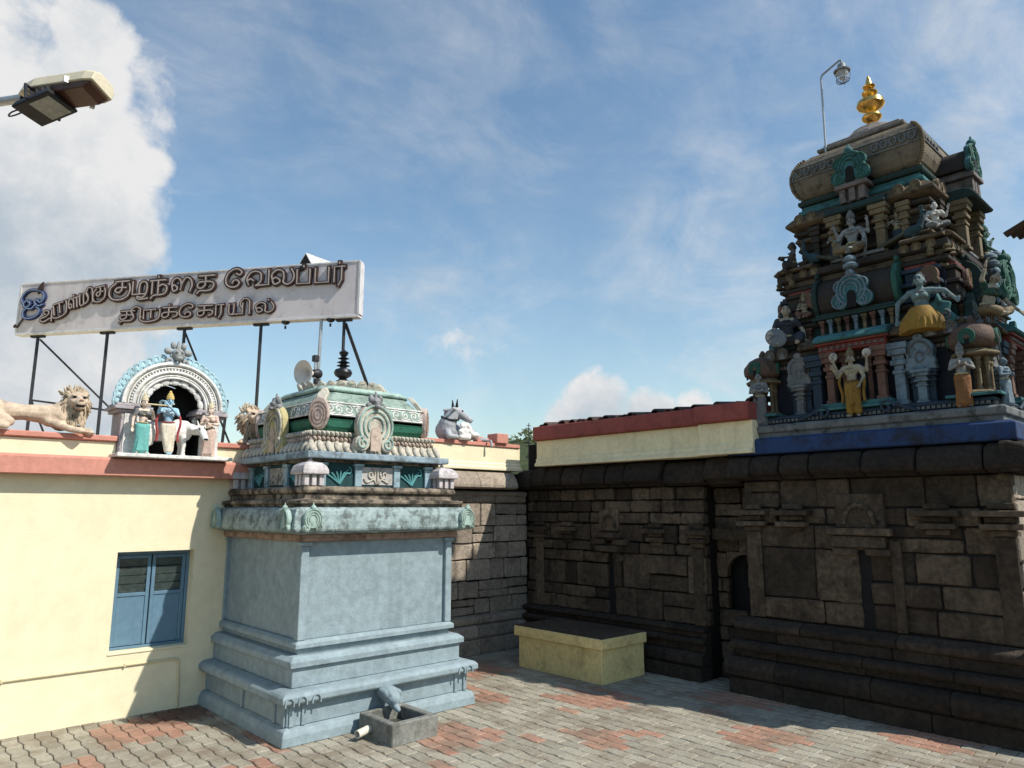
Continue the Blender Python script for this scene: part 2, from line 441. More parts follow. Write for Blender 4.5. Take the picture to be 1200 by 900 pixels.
def pavers():
    Lp, Wp, A, G = 0.33, 0.165, 0.013, 0.005
    X0, X1, Y0, Y1 = -2.0, 11.2, -1.0, 10.75
    def bx(i, y):
        t = (y / (Lp / 2)) % 2.0
        tri = t if t < 1 else 2 - t
        return i * Wp + A * (tri * 2 - 1)
    vs, fs, rn, rd = [], [], [], []
    rng = random.Random(3)
    i0, i1 = int(X0 / Wp), int(X1 / Wp)
    for i in range(i0, i1):
        ph = (i % 2) * Lp / 2 + Lp * 0.25
        j = math.floor(Y0 / Lp)
        while j * Lp + ph < Y1:
            y0 = j * Lp + ph; y1 = y0 + Lp; j += 1
            ym = [y0, y0 + Lp * 0.25, y0 + Lp * 0.75, y1]
            ring = [(bx(i, y), y) for y in ym] + [(bx(i + 1, y), y) for y in reversed(ym)]
            cxm = sum(p[0] for p in ring) / 8; cym = (y0 + y1) / 2
            dz = rng.uniform(-0.003, 0.003); tx = rng.uniform(-0.015, 0.015); ty = rng.uniform(-0.012, 0.012)
            o = len(vs)
            for ins, z in ((G, -0.028), (G, -0.008), (G + 0.008, 0.0)):
                for (x, y) in ring:
                    sx = x + (ins if x < cxm else -ins); sy = y + (ins if y < y0 + 0.02 else (-ins if y > y1 - 0.02 else 0))
                    vs.append((sx, sy, z + (dz + (sx - cxm) * tx + (sy - cym) * ty if z > -0.02 else 0)))
            for k in range(2):
                for q in range(8):
                    q2 = (q + 1) % 8
                    fs.append((o + k * 8 + q, o + k * 8 + q2, o + k * 8 + 8 + q2, o + k * 8 + 8 + q))
            fs.append(tuple(o + 16 + q for q in range(8)))
            # red pavers are laid in loose diamonds
            u, v = (cxm + cym) / 2.4 + .2, (cxm - cym) / 2.6 + .1
            dd = abs((u % 1) - 0.5) + abs((v % 1) - 0.5)
            isred = dd < 0.36 + 0.14 * mnoise.noise(Vector((cxm * 0.5, cym * 0.5, 1.0))) and mnoise.noise(Vector((cxm * 0.33, cym * 0.33, 4.2))) > -0.45
            if rng.random() < 0.03: isred = not isred
            rn += [rng.random()] * 17; rd += [1.0 if isred else 0.0] * 17
    me = bpy.data.meshes.new('courtyard_floor'); me.from_pydata(vs, [], fs)
    for nm, dat in (('rnd', rn), ('red', rd)):
        at = me.attributes.new(nm, 'FLOAT', 'FACE'); at.data.foreach_set('value', dat)
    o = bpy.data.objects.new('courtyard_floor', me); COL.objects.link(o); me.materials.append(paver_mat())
    bm = bmesh.new(); bm.from_mesh(me); bmesh.ops.recalc_face_normals(bm, faces=bm.faces); bm.to_mesh(me); bm.free()
    structure(o)
    g = MB(); g.add([(X0 - 30, Y0 - 30, -0.014), (X1 + 20, Y0 - 30, -0.014), (X1 + 20, Y1 + 3, -0.014), (X0 - 30, Y1 + 3, -0.014)], [(0, 1, 2, 3)])
    structure(g.build('paving_bed', GROUT))
pavers()

# ------------------------------------------------------------------ cream building on the left
bld = thing('temple_building', 'cream washed building with salmon band and blue shuttered window behind the blue shrine', 'building', (1.0, 10.455, 0))
WY = 10.455
mb = MB()
wx0, wx1, wz0, wz1 = 2.715, 3.68, 0.80, 2.05
for (a, b_, c, d) in ((-7, wx0, -0.02, 3.03), (wx1, 6.1, -0.02, 3.03), (wx0, wx1, -0.02, wz0), (wx0, wx1, wz1, 3.03)):
    mb.box(a, b_, WY, WY + 0.3, c, d, a=0.5)
mb.build('wall', CREAM, bld)
mb = MB(); mb.box(-7, 6.1, WY + 0.302, 21, 2.95, 3.2, a=.5); mb.build('roof_slab', CREAM_OLD, bld)
mb = MB()
rr = [[(x, 10.25, 3.022), (x, 10.25, 3.235), (x, 10.31, 3.262), (x, 10.452, 3.262), (x, 10.452, 3.022)] for x in (-7, 4.5)]
mb.rings(rr); mb.build('roof_band', PINK, bld, bevel=0.008)
for a, b_ in ((-7, 2.575), (3.865, 6.3)):
    mb = MB(); mb.box(a, b_, 10.43, 10.72, 3.203, 3.468, a=.5); mb.build('parapet', CREAM, bld, bevel=0.01)
    mb = MB(); mb.box(a, b_, 10.385, 10.78, 3.471, 3.545, a=.5); mb.build('coping', PINK, bld, bevel=0.012)
# window: frame set in the reveal, two leaves with louvred glass over a blue panel
win = MB()
fy = WY + 0.165
for (a, b_, c, d) in ((wx0, wx1, wz1 - 0.05, wz1), (wx0, wx1, wz0, wz0 + 0.035), (wx0, wx0 + 0.04, wz0 + 0.035, wz1 - 0.05), (wx1 - 0.04, wx1, wz0 + 0.035, wz1 - 0.05)):
    win.box(a + .001, b_ - .001, fy, fy + 0.09, c + .001, d - .001, a=.5)
wo = win.build('window', WINBLUE, bld, bevel=0.004)
mb = MB(); mb.box(wx0 - 0.015, wx1 + 0.015, WY - 0.012, WY + 0.163, wz0 - 0.03, wz0 - 0.002, a=.5); mb.build('sill', CREAM, wo, bevel=0.005)
mid = (wx0 + wx1) / 2
for (a, b_) in ((wx0 + 0.043, mid - 0.008), (mid + 0.008, wx1 - 0.043)):
    z0, z1 = wz0 + 0.04, wz1 - 0.055; zm = z0 + (z1 - z0) * 0.56; st = 0.045
    s = MB()
    s.box(a, a + st, fy + 0.02, fy + 0.055, z0, z1, a=.5); s.box(b_ - st, b_, fy + 0.02, fy + 0.055, z0, z1, a=.5)
    s.box(a + st, b_ - st, fy + 0.02, fy + 0.055, zm - st / 2, zm + st / 2, a=.5); s.box(a + st, b_ - st, fy + 0.02, fy + 0.055, z1 - st, z1, a=.5)
    s.box(a + st, b_ - st, fy + 0.032, fy + 0.05, z0, zm - st / 2, a=.5)
    s.build('shutter', WINBLUE, wo, bevel=0.004)
    g = MB(); nb = 4; hh = (z1 - st - zm - st / 2) / nb
    for k in range(nb):
        zc = zm + st / 2 + hh * (k + 0.5)
        g.obox(((a + b_) / 2, fy + 0.045, zc), (b_ - a - 2 * st - 0.004, 0.006, hh * 0.98), Matrix.Rotation(R(16), 3, 'X'))
    g.build('louvre_glass', GLASS, wo)
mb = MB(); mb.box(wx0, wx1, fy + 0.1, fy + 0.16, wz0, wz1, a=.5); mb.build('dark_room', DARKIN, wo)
mb = MB(); mb.tube([(-7, WY - 0.012, 0.635), (3.53, WY - 0.012, 0.635), (3.565, WY - 0.012, 0.62), (3.575, WY - 0.014, 0.57), (3.60, WY - 0.016, 0.02)], 0.016, 8)
for x in (0.4, 1.6, 2.9): mb.box(x, x + 0.02, WY - 0.034, WY - 0.001, 0.615, 0.655)
mb.build('conduit_pipe', paint('cream_conduit', (0.62, 0.53, 0.33), var=0.1), bld, smooth=True)

# ------------------------------------------------------------------ stone walls
def courses(z0, z1, rng, lo, hi):
    zs = [z0]
    while zs[-1] < z1 - lo:
        zs.append(min(z1, zs[-1] + rng.uniform(lo, hi)))
    zs[-1] = z1
    return zs
def ashlar(mb, to_w, t0, t1, z0, z1, rng, lo=0.20, hi=0.42, wl=0.25, wh=0.85, gap=0.009, depth=0.12, jit=0.018, skip=()):
    """rough coursed blocks on a wall face; to_w(t, n, z) -> world; n is outward"""
    zs = courses(z0, z1, rng, lo, hi)
    for a, b_ in zip(zs[:-1], zs[1:]):
        t = t0
        while t < t1 - 0.02:
            w = rng.uniform(wl, wh); e = t + w
            if e > t1 - wl * 0.6: e = t1
            parts = [(a, b_)]
            if rng.random() < 0.16 and b_ - a > 0.3: m = rng.uniform(0.4, 0.6); parts = [(a, a + (b_ - a) * m), (a + (b_ - a) * m, b_)]
            for (p, q) in parts:
                if not any(t < s[1] and e > s[0] and p < s[3] and q > s[2] for s in skip):
                    n1 = rng.uniform(-jit, jit); g = gap * rng.uniform(0.6, 1.7)
                    c = lambda tt, nn, zz: to_w(tt + rng.uniform(-.006, .006), nn, zz + rng.uniform(-.006, .006))
                    ins = 0.013; rx = min(.03, (e - t) * .12, (q - p) * .15)
                    t0_, t1_, z0_, z1_ = t + g, e - g, p + g, q - g
                    out = [(t0_, z0_ + rx), (t0_ + rx * .35, z0_ + rx * .3), (t0_ + rx, z0_), ((t0_ * 2 + t1_) / 3, z0_), ((t0_ + 2 * t1_) / 3, z0_), (t1_ - rx, z0_), (t1_ - rx * .35, z0_ + rx * .3), (t1_, z0_ + rx),
                           (t1_, (z0_ + z1_) / 2), (t1_, z1_ - rx), (t1_ - rx * .35, z1_ - rx * .3), (t1_ - rx, z1_), ((t0_ + 2 * t1_) / 3, z1_), ((t0_ * 2 + t1_) / 3, z1_), (t0_ + rx, z1_), (t0_ + rx * .35, z1_ - rx * .3), (t0_, z1_ - rx), (t0_, (z0_ + z1_) / 2)]
                    out = [(x + rng.uniform(-.009, .009), z + rng.uniform(-.009, .009)) for x, z in out]
                    mx_, mz_ = (t0_ + t1_) / 2, (z0_ + z1_) / 2
                    shr_ = lambda x, z, k: (x + (k if x < mx_ else -k), z + (k if z < mz_ else -k))
                    r0 = [to_w(x, -depth, z) for x, z in out]
                    r1 = [to_w(x, n1 - ins - rng.uniform(0, .006), z) for x, z in out]
                    r2 = [to_w(*(lambda v: (v[0], n1 + rng.uniform(-.006, .004), v[1]))(shr_(x, z, ins))) for x, z in out]
                    mb.rings([r0, r1, r2], a=rng.random())
            t = e
def runs(mb, to_w, t0, t1, prof, rng, wl=0.5, wh=1.2, jit=0.01, closed_back=-0.05):
    """moulded course cut into separate stones; prof of (n, z) from bottom to top"""
    t = t0
    while t < t1 - 0.02:
        e = min(t1, t + rng.uniform(wl, wh))
        if t1 - e < wl * 0.5: e = t1
        j = rng.uniform(-jit, jit); g = 0.003
        pr = [(closed_back, prof[0][1])] + [(n + j, z) for n, z in prof] + [(closed_back, prof[-1][1])]
        mb.rings([[to_w(x, n, z) for n, z in pr] for x in (t + g, e - g)], a=rng.random())
        t = e
def rollprof(n0, n1, z0, z1, k=6):
    return [(n0 + (n1 - n0) * math.cos(math.pi / 2 * i / k) if False else n0 + (n1 - n0) * math.sin(math.pi * (0.5 - 0.42 * i / k) + 0.0), z0 + (z1 - z0) * (i / k)) for i in range(k + 1)]

# back wall, in line with the cream building, sunlit at its left end
rng = random.Random(11)
bw = thing('back_stone_wall', 'sunlit pale stone wall with cream parapet between blue shrine and dark corner', 'wall', (8.0, 10.6, 0))
BY = 10.62
fb = lambda t, n, z: (t, BY - n, z)
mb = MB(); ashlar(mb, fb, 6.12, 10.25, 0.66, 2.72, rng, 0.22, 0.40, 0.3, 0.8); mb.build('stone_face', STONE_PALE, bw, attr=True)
mb = MB(); mb.box(6.11, 10.6, BY + 0.07, BY + 0.6, 0, 3.3, a=.5); mb.build('wall_core', JOINT, bw)
mb = MB()
runs(mb, fb, 6.12, 10.15, [(0.20, 0.0), (0.20, 0.26)], rng); runs(mb, fb, 6.12, 10.15, [(0.12, 0.262), (0.15, 0.30), (0.15, 0.47), (0.08, 0.5)], rng)
runs(mb, fb, 6.12, 10.15, [(0.06, 0.502), (0.11, 0.53), (0.11, 0.64), (0.02, 0.67)], rng)
mb.build('base_course', STONE_PALE, bw, attr=True, bevel=0.01)
mb = MB()
runs(mb, fb, 6.12, 10.15, [(0.03, 2.722), (0.06, 2.76), (0.06, 2.85), (0.10, 2.87), (0.10, 2.93), (0.03, 2.95)], rng)
runs(mb, fb, 6.12, 9.75, [(0.16, 2.98), (0.27, 3.00), (0.27, 3.06), (0.22, 3.18), (0.12, 3.30), (0.0, 3.34)], rng, 0.6, 1.1)
mb.build('cornice', STONE_PALE, bw, attr=True, bevel=0.012)
mb = MB(); mb.rings([[fb(x, n, z) for n, z in ((-.3, 3.343), (.16, 3.343), (.16, 3.40), (.115, 3.42), (.115, 3.47), (.085, 3.49), (.085, 3.80), (-.3, 3.80))] for x in (6.32, 9.96)])
mb.build('parapet', CREAM, bw, bevel=0.006)
mb = MB(); mb.rings([[fb(x, n, z) for n, z in ((-.34, 3.803), (.115, 3.803), (.115, 3.875), (-.34, 3.875))] for x in (6.32, 9.94)])
mb.build('coping', PINK, bw, bevel=0.01)
mb = MB()
mb.obox((8.93, 10.62, 3.93), (0.16, 0.14, 0.10)); mb.obox((9.15, 10.66, 3.925), (0.10, 0.12, 0.09)); mb.obox((9.42, 10.60, 3.97), (0.30, 0.30, 0.19))
mb.build('loose_brick', PINK, bw, bevel=0.01)

# wall facing the court with the ochre bench before it
rng = random.Random(23)
sw = thing('side_stone_wall', 'dark stone wall with red topped parapet standing behind the ochre bench', 'wall', (10.2, 8.5, 0))
SX = 10.2
fs_ = lambda t, n, z: (SX - n, t, z)
SY0, SY1 = 6.48, 10.58
mb = MB()
ashlar(mb, fs_, SY0, 8.38, 0.78, 1.85, rng, 0.22, 0.50, 0.28, 0.95, jit=0.03); ashlar(mb, fs_, 8.50, SY1, 0.78, 1.85, rng, 0.19, 0.50, 0.28, 0.95, jit=0.03); ashlar(mb, fs_, SY0, SY1, 1.85, 2.98, rng, 0.17, 0.34, 0.24, 0.75, jit=0.03)
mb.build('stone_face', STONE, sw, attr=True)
mb = MB(); mb.box(SX + 0.075, SX + 0.8, 6.5, 10.6, 0.0, 3.9, a=.5); mb.build('wall_core', JOINT, sw)
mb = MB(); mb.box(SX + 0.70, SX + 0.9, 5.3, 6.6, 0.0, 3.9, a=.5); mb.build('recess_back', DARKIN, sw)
mb = MB()
runs(mb, fs_, SY0, SY1, [(0.30, 0), (0.30, 0.20)], rng, .5, 1.1)
runs(mb, fs_, SY0, SY1, [(0.22, 0.203), (0.27, 0.25), (0.27, 0.36), (0.20, 0.41)], rng, .5, 1.1)
runs(mb, fs_, SY0, SY1, [(0.14, 0.412), (0.14, 0.52)], rng); runs(mb, fs_, SY0, SY1, [(0.20, 0.523), (0.22, 0.55), (0.22, 0.60), (0.16, 0.62)], rng, .6, 1.3)
runs(mb, fs_, SY0, SY1, [(0.10, 0.622), (0.10, 0.70)], rng); runs(mb, fs_, SY0, SY1, [(0.16, 0.703), (0.16, 0.75), (0.04, 0.78)], rng, .6, 1.3)
mb.build('base_course', STONE_BLACK, sw, attr=True, bevel=0.012)
# pilasters with stepped caps, and the bracketed niche between them
for t in (6.62, 7.42, 9.45, 10.2):
    mb = MB()
    if t in (6.62, 10.2): mb.box(SX - 0.035, SX + 0.0, t - 0.10, t + 0.10, 0.79, 1.98, j=.004)
    for k, (hw, n, z) in enumerate(((0.12, 0.06, 1.99), (0.17, 0.10, 2.06), (0.14, 0.08, 2.14), (0.24, 0.15, 2.20), (0.13, 0.07, 2.29))):
        mb.box(SX - n, SX, t - hw, t + hw, z, z + 0.068, j=.006)
    mb.build('pilaster', STONE, sw, attr=True, bevel=0.008)
mb = MB()
for (y0, y1, n, z0, z1) in ((8.22, 8.66, 0.05, 2.22, 2.60), (8.12, 8.76, 0.12, 2.10, 2.19), (8.02, 8.34, 0.09, 1.98, 2.08), (8.52, 8.84, 0.09, 1.98, 2.08), (8.18, 8.70, 0.14, 1.86, 1.96),
                            (8.12, 8.24, 0.09, 1.70, 1.80)):
    mb.box(SX - n, SX + 0.02, y0, y1, z0, z1, j=.008)
for a, b_ in zip(arc(8.44, 2.26, 0.16, 0.22, 0, 180, 7)[:-1], arc(8.44, 2.26, 0.16, 0.22, 0, 180, 7)[1:]):
    mb.tube([(SX - 0.07, a[0], a[1]), (SX - 0.07, b_[0], b_[1])], 0.03, 6)
mb.build('bracketed_niche', STONE, sw, attr=True, bevel=0.01)
mb = MB(); mb.box(SX + 0.050, SX + 0.074, 8.36, 8.52, 0.73, 1.87); mb.build('drain_slot', DARKIN, sw)
mb = MB(); t = 5.72
while t < 10.3:
    e = t + rng.uniform(0.30, 0.85); dz = rng.uniform(-0.05, 0.03); g = 0.012
    dn = rng.uniform(-.05, .02)
    pr = [(-.05, 2.985), (0.14, 2.985), (0.15, 3.02), (0.27 + dn, 3.045 + dz), (0.29 + dn, 3.12 + dz), (0.25 + dn, 3.24 + dz), (0.20 + dn * .5, 3.34 + dz), (0.10, 3.395 + dz), (-.05, 3.40 + dz)]
    mb.rings([[fs_(x, n * (0.96 if k in (0, 3) else 1.0), z - (0.03 if k in (0, 3) and z > 3.1 else 0)) for n, z in pr] for k, x in enumerate((t + g, t + g + .05, e - g - .05, e - g))], a=rng.random() * 0.5)
    t = e
mb.build('cornice', STONE_BLACK, sw, attr=True, smooth=False, bevel=0.015)
def para(x_off, y0, y1):
    f = lambda t, n, z: (SX - n - x_off, t, z)
    return [[f(x, n, z) for n, z in ((-.4, 3.42), (.30, 3.42), (.30, 3.47), (.26, 3.50), (.26, 3.56), (.235, 3.58), (.235, 3.915), (-.4, 3.915))] for x in (y0, y1)], \
           [[f(x, n, z) for n, z in ((-.45, 3.918), (.32, 3.918), (.345, 3.94), (.345, 4.185), (-.45, 4.185))] for x in (y0, y1)]
mb = MB(); mc = MB()
for args in ((0.04, 6.28, 10.02), (0.16, 5.35, 6.277)):
    a, b_ = para(*args); mb.rings(a); mc.rings(b_)
mb.build('parapet', CREAM_OLD, sw, bevel=0.006); mc.build('coping', REDCOP, sw, bevel=0.01)
mb = MB()
for k in range(34):
    y = 5.4 + k * 0.135
    n0 = random.uniform(0.05, 0.34); zz = 4.185 + random.uniform(-.01, 0.04)
    pts = arc(0, 0, 0.078, random.uniform(.05, .085), 180, 0, 6)
    P = lambda x: [(x, y + u, zz + v + (x - SX) * 0.10 + .01) for u, v in pts] + [(x, y + u * .8, zz + v * .75 + (x - SX) * 0.10 + .005) for u, v in reversed(pts)]
    mb.rings([P(SX - n0), P(SX + 0.5)])
mb.build('roof_tiles', paint('old_clay_tile', (0.075, 0.045, 0.035), var=0.4, attr=0.5, dirt=0.4, bump=0.5), sw, attr=True)
# recess between the two stone buildings: rough infill with an arched black opening
mb = MB()
rng = random.Random(5)
fr = lambda t, n, z: (SX + 0.30 - n, t, z)
ashlar(mb, fr, 5.60, 6.50, 1.92, 2.95, rng, .2, .32, .25, .5)
ashlar(mb, fr, 5.60, 6.50, 0.0, 1.05, rng, .2, .32, .25, .5)
ashlar(mb, fr, 6.30, 6.50, 1.05, 1.92, rng, .2, .32, .1, .2)
ah = arc(5.98, 1.60, .32, .30, 0, 180, 12)
mb.rings([[fr(x, n, z) for x, z in [(6.30, 1.6)] + ah[::1] + [(5.60, 1.6), (5.60, 1.93), (6.30, 1.93)]] for n in (-.1, .0)])
mb.build('recess_infill', STONE, sw, attr=True)
mb = MB(); mb.box(SX + 0.2, SX + 1.2, 5.55, 6.5, 2.96, 3.4); mb.box(SX + .16, SX + 0.30, 5.62, 6.47, 2.12, 2.30, j=.01); mb.build('recess_lintel', STONE, sw, attr=True, bevel=.01)

# ------------------------------------------------------------------ bench
bn = thing('masonry_bench', 'low ochre washed masonry bench with dark top standing before the side wall', 'bench', (9.2, 8.4, 0))
mb = MB(); mb.rings([[(x0, y0, z), (x1, y0, z), (x1, y1, z), (x0, y1, z)] for x0, x1, y0, y1, z in ((8.70, 9.75, 7.42, 9.24, -0.01), (8.70, 9.75, 7.42, 9.24, 0.50))])
mb.build('base', BENCHP, bn, bevel=0.012)
mb = MB(); mb.rings([[(x0, y0, z), (x1, y0, z), (x1, y1, z), (x0, y1, z)] for x0, x1, y0, y1, z in ((8.64, 9.75, 7.36, 9.30, 0.503), (8.64, 9.75, 7.36, 9.30, 0.66))])
mb.build('slab_edge', BENCHP, bn, bevel=0.012)
mb = MB(); mb.box(8.66, 9.74, 7.38, 9.28, 0.663, 0.675, a=.3); mb.build('worn_top', STONE, bn, attr=True)

# ------------------------------------------------------------------ hill beyond the wall
LEAF = paint('hill_scrub', (0.075, 0.10, 0.035), rough=0.9, var=0.4, dirt=0.5, dcol=(0.12, 0.11, 0.05), dscale=0.5, attr=0.5)
mb = MB(); nx, ny = 24, 12; vs = []
for j in range(ny + 1):
    for i in range(nx + 1):
        x = 42 + i * 3.0; y = 34 + j * 4.0
        e = max(0, 1 - ((x - 66) / 30) ** 2) * max(0, 1 - ((y - 60) / 28) ** 2)
        vs.append((x, y, -0.5 + 11.5 * e ** 0.6 + 0.8 * mnoise.noise(Vector((x * .12, y * .12, 0)))))
mb.add(vs, [(j * (nx + 1) + i, j * (nx + 1) + i + 1, (j + 1) * (nx + 1) + i + 1, (j + 1) * (nx + 1) + i) for j in range(ny) for i in range(nx)])
hill = structure(mb.build('hill', LEAF, smooth=True))
mb = MB(); rng = random.Random(9)
for _ in range(900):
    k = rng.randrange(len(vs)); x, y, z = vs[k]
    if z < 2: continue
    x += rng.uniform(-1.5, 1.5); y += rng.uniform(-2, 2); s = rng.uniform(0.35, 0.9); c0 = Vector((x, y, z + rng.uniform(-.2, .5)))
    cr = rng.random()
    for q in range(16):
        d = Vector((rng.gauss(0, 1), rng.gauss(0, 1), abs(rng.gauss(0, .8)))).normalized() * s * rng.uniform(.5, 1)
        u = Vector((rng.gauss(0, 1), rng.gauss(0, 1), rng.gauss(0, 1))).normalized() * s * .38; w = u.orthogonal().normalized() * s * .25
        p = c0 + d; mb.add([p - u, p + w, p + u, p - w], [(0, 1, 2, 3)], a=min(1, max(0, cr + rng.uniform(-.3, .3))))
wd = mb.build('hill_woods', LEAF, attr=True); structure(wd, 'stuff'); tag(wd, 'dark green scrub and trees covering the far hill', 'woods')
mast = MB(); mast.tube([(41.0, 42.3, 0.5), (41.0, 42.3, 9.6)], 0.07, 6, r2=0.04); mast.obox((41.0, 42.3, 9.4), (0.5, 0.05, 0.05)); mast.obox((41.0, 42.3, 9.15), (0.35, 0.05, 0.05))
tag(mast.build('radio_mast', METAL), 'thin dark mast rising from the far hill behind the walls', 'mast')

# ------------------------------------------------------------------ blue shrine
GREENBAND = tint((0.03, 0.15, 0.095), 0.4, key='emerald_enamel')
GREENPALE = tint((0.25, 0.33, 0.28), 0.6, key='pale_green_enamel')
MINT = tint((0.33, 0.44, 0.39), 0.5, key='mint_enamel')
LILAC = tint((0.54, 0.49, 0.49), 0.55, key='pale_lilac_enamel')
IVORY = tint((0.50, 0.46, 0.38), 0.6, key='ivory_enamel')
PEACH = tint((0.50, 0.39, 0.32), 0.5, key='peach_enamel')
CORN = paint('cornice_enamel_mouldy', (0.29, 0.365, 0.36), rough=0.7, var=0.25, dirt=0.75, dcol=(0.05, 0.06, 0.052), dscale=9.0, streak=0.8, bump=0.4, dlo=0.45)
OLDBAND = paint('rusty_band', (0.30, 0.205, 0.155), rough=0.85, var=0.3, dirt=0.8, dcol=(0.09, 0.05, 0.035), dscale=6, bump=0.4)
MOULD = paint('mouldy_ledge', (0.27, 0.22, 0.165), rough=0.85, var=0.35, dirt=0.95, dcol=(0.03, 0.025, 0.02), dscale=5, streak=0.7, bump=0.4, dlo=0.42)
TEALDK = tint((0.012, 0.055, 0.06), 0.4, key='dark_teal_enamel')
SKYB = tint((0.28, 0.39, 0.44), 0.5, key='sky_blue_enamel')
GOLDLN = tint((0.46, 0.40, 0.20), 0.3, key='mustard_enamel')

CX, CY = 5.255, 9.34
shr = thing('blue_shrine', 'blue grey plastered shrine with moulded base and green painted dome', 'shrine', (CX, CY, 0))
def ssq(prof): return [(h - 0.045, h, z) for h, z in prof]
mb = MB()
mb.sq(CX, CY, ssq([(1.43, 0), (1.425, 0.10), (1.40, 0.16), (1.345, 0.185)]))
mb.sq(CX, CY, ssq([(1.345, 0.187), (1.345, 0.425)]))
mb.build('plinth', SHRBLUE, shr, bevel=0.008)
mb = MB()
mb.sq(CX, CY, ssq([(1.345, 0.427), (1.425, 0.43), (1.455, 0.46), (1.455, 0.52), (1.43, 0.548), (1.40, 0.562), (1.30, 0.575)]))
mb.build('torus_moulding', SHRBLUE, shr, bevel=0.01, seg=2)
mb = MB(); mb.sq(CX, CY, ssq([(1.268, 0.577), (1.268, 0.795), (1.315, 0.80), (1.315, 0.868), (1.25, 0.918)])); mb.build('middle_step', SHRBLUE, shr, bevel=0.007)
mb = MB(); mb.sq(CX, CY, ssq([(1.16, 0.92), (1.16, 0.985)])); mb.sq(CX, CY, ssq([(1.215, 0.987), (1.215, 1.045), (1.17, 1.075)])); mb.build('upper_step', SHRBLUE, shr, bevel=0.007)
mb = MB(); H0 = 1.13; mb.sq(CX, CY, ssq([(H0, 1.077), (H0, 2.212)])); mb.build('body', SHRBLUE, shr, bevel=0.004)
for sx in (-1, 1):
    for sy in (-1, 1):
        px, py = CX + sx * (H0 - 0.045), CY + sy * H0
        mb = MB(); mb.box(px - 0.052, px + 0.052, py - 0.052, py + 0.052, 1.078, 2.16)
        mb.box(px - 0.075, px + 0.075, py - 0.075, py + 0.075, 2.162, 2.21)
        mb.build('corner_pilaster', SHRBLUE, shr, bevel=0.006)
for sx in (-1, 1):                       # small incised piers low on the plinth, front and sides
    for off in (0.05, 0.20):
        x = CX + sx * (1.30 - off); mb = MB(); mb.box(x - 0.028, x + 0.028, CY - 1.367, CY - 1.34, 0.19, 0.425); mb.build('plinth_pier', SHRBLUE, shr, bevel=0.004)
for off in (0.06, 0.30, 1.2):
    y = CY - 1.345 + off; mb = MB(); mb.box(CX - 1.322, CX - 1.298, y - 0.03, y + 0.03, 0.19, 0.425); mb.build('plinth_pier', SHRBLUE, shr, bevel=0.004)
for x in (CX - 1.33, CX - 1.17, CX - 1.0, CX + 1.25, CX + 1.12):
    mb = MB(); mb.tube([(x - .05, CY - 1.462, 0.43)] + [(x + u, CY - 1.462, 0.46 + v) for u, v in arc(0, 0, 0.05, 0.065, 180, 0, 8)] + [(x + .05, CY - 1.462, 0.43)], 0.012, 6); mb.build('small_arch', SHRBLUE, shr, smooth=True)
mb = MB(); mb.sq(CX, CY, ssq([(1.20, 2.214), (1.235, 2.235), (1.235, 2.30)])); mb.build('under_band', OLDBAND, shr, bevel=0.008)
mb = MB(); mb.sq(CX, CY, ssq([(1.25, 2.302), (1.395, 2.335), (1.405, 2.365), (1.40, 2.45), (1.385, 2.53), (1.355, 2.60), (1.30, 2.625)])); mb.build('cornice', CORN, shr, bevel=0.008)
mb = MB(); mb.sq(CX, CY, ssq([(1.25, 2.627), (1.25, 2.66), (1.29, 2.665), (1.29, 2.71), (1.17, 2.73), (1.17, 2.79)]))
mb.sq(CX, CY, ssq([(1.17, 2.792), (1.20, 2.80), (1.215, 2.835), (1.20, 2.87), (1.15, 2.885)]))
mb.build('ledge', MOULD, shr, bevel=0.008)
# kudus on the cornice: two by each front corner and at the far ends
for (x, y, n) in ((CX - 1.14, CY - 1.40, (0, -1, 0)), (CX + 1.20, CY - 1.40, (0, -1, 0)), (CX - 1.36, CY - 1.22, (-1, 0, 0)), (CX - 1.36, CY + 0.92, (-1, 0, 0)), (CX + 1.36, CY - 1.22, (1, 0, 0))):
    kudu(shr, Vector((x, y, 2.34)) + Vector(n) * 0.05, n, 0.27, MINT, GREENPALE, MINT, face=False, depth=0.2)
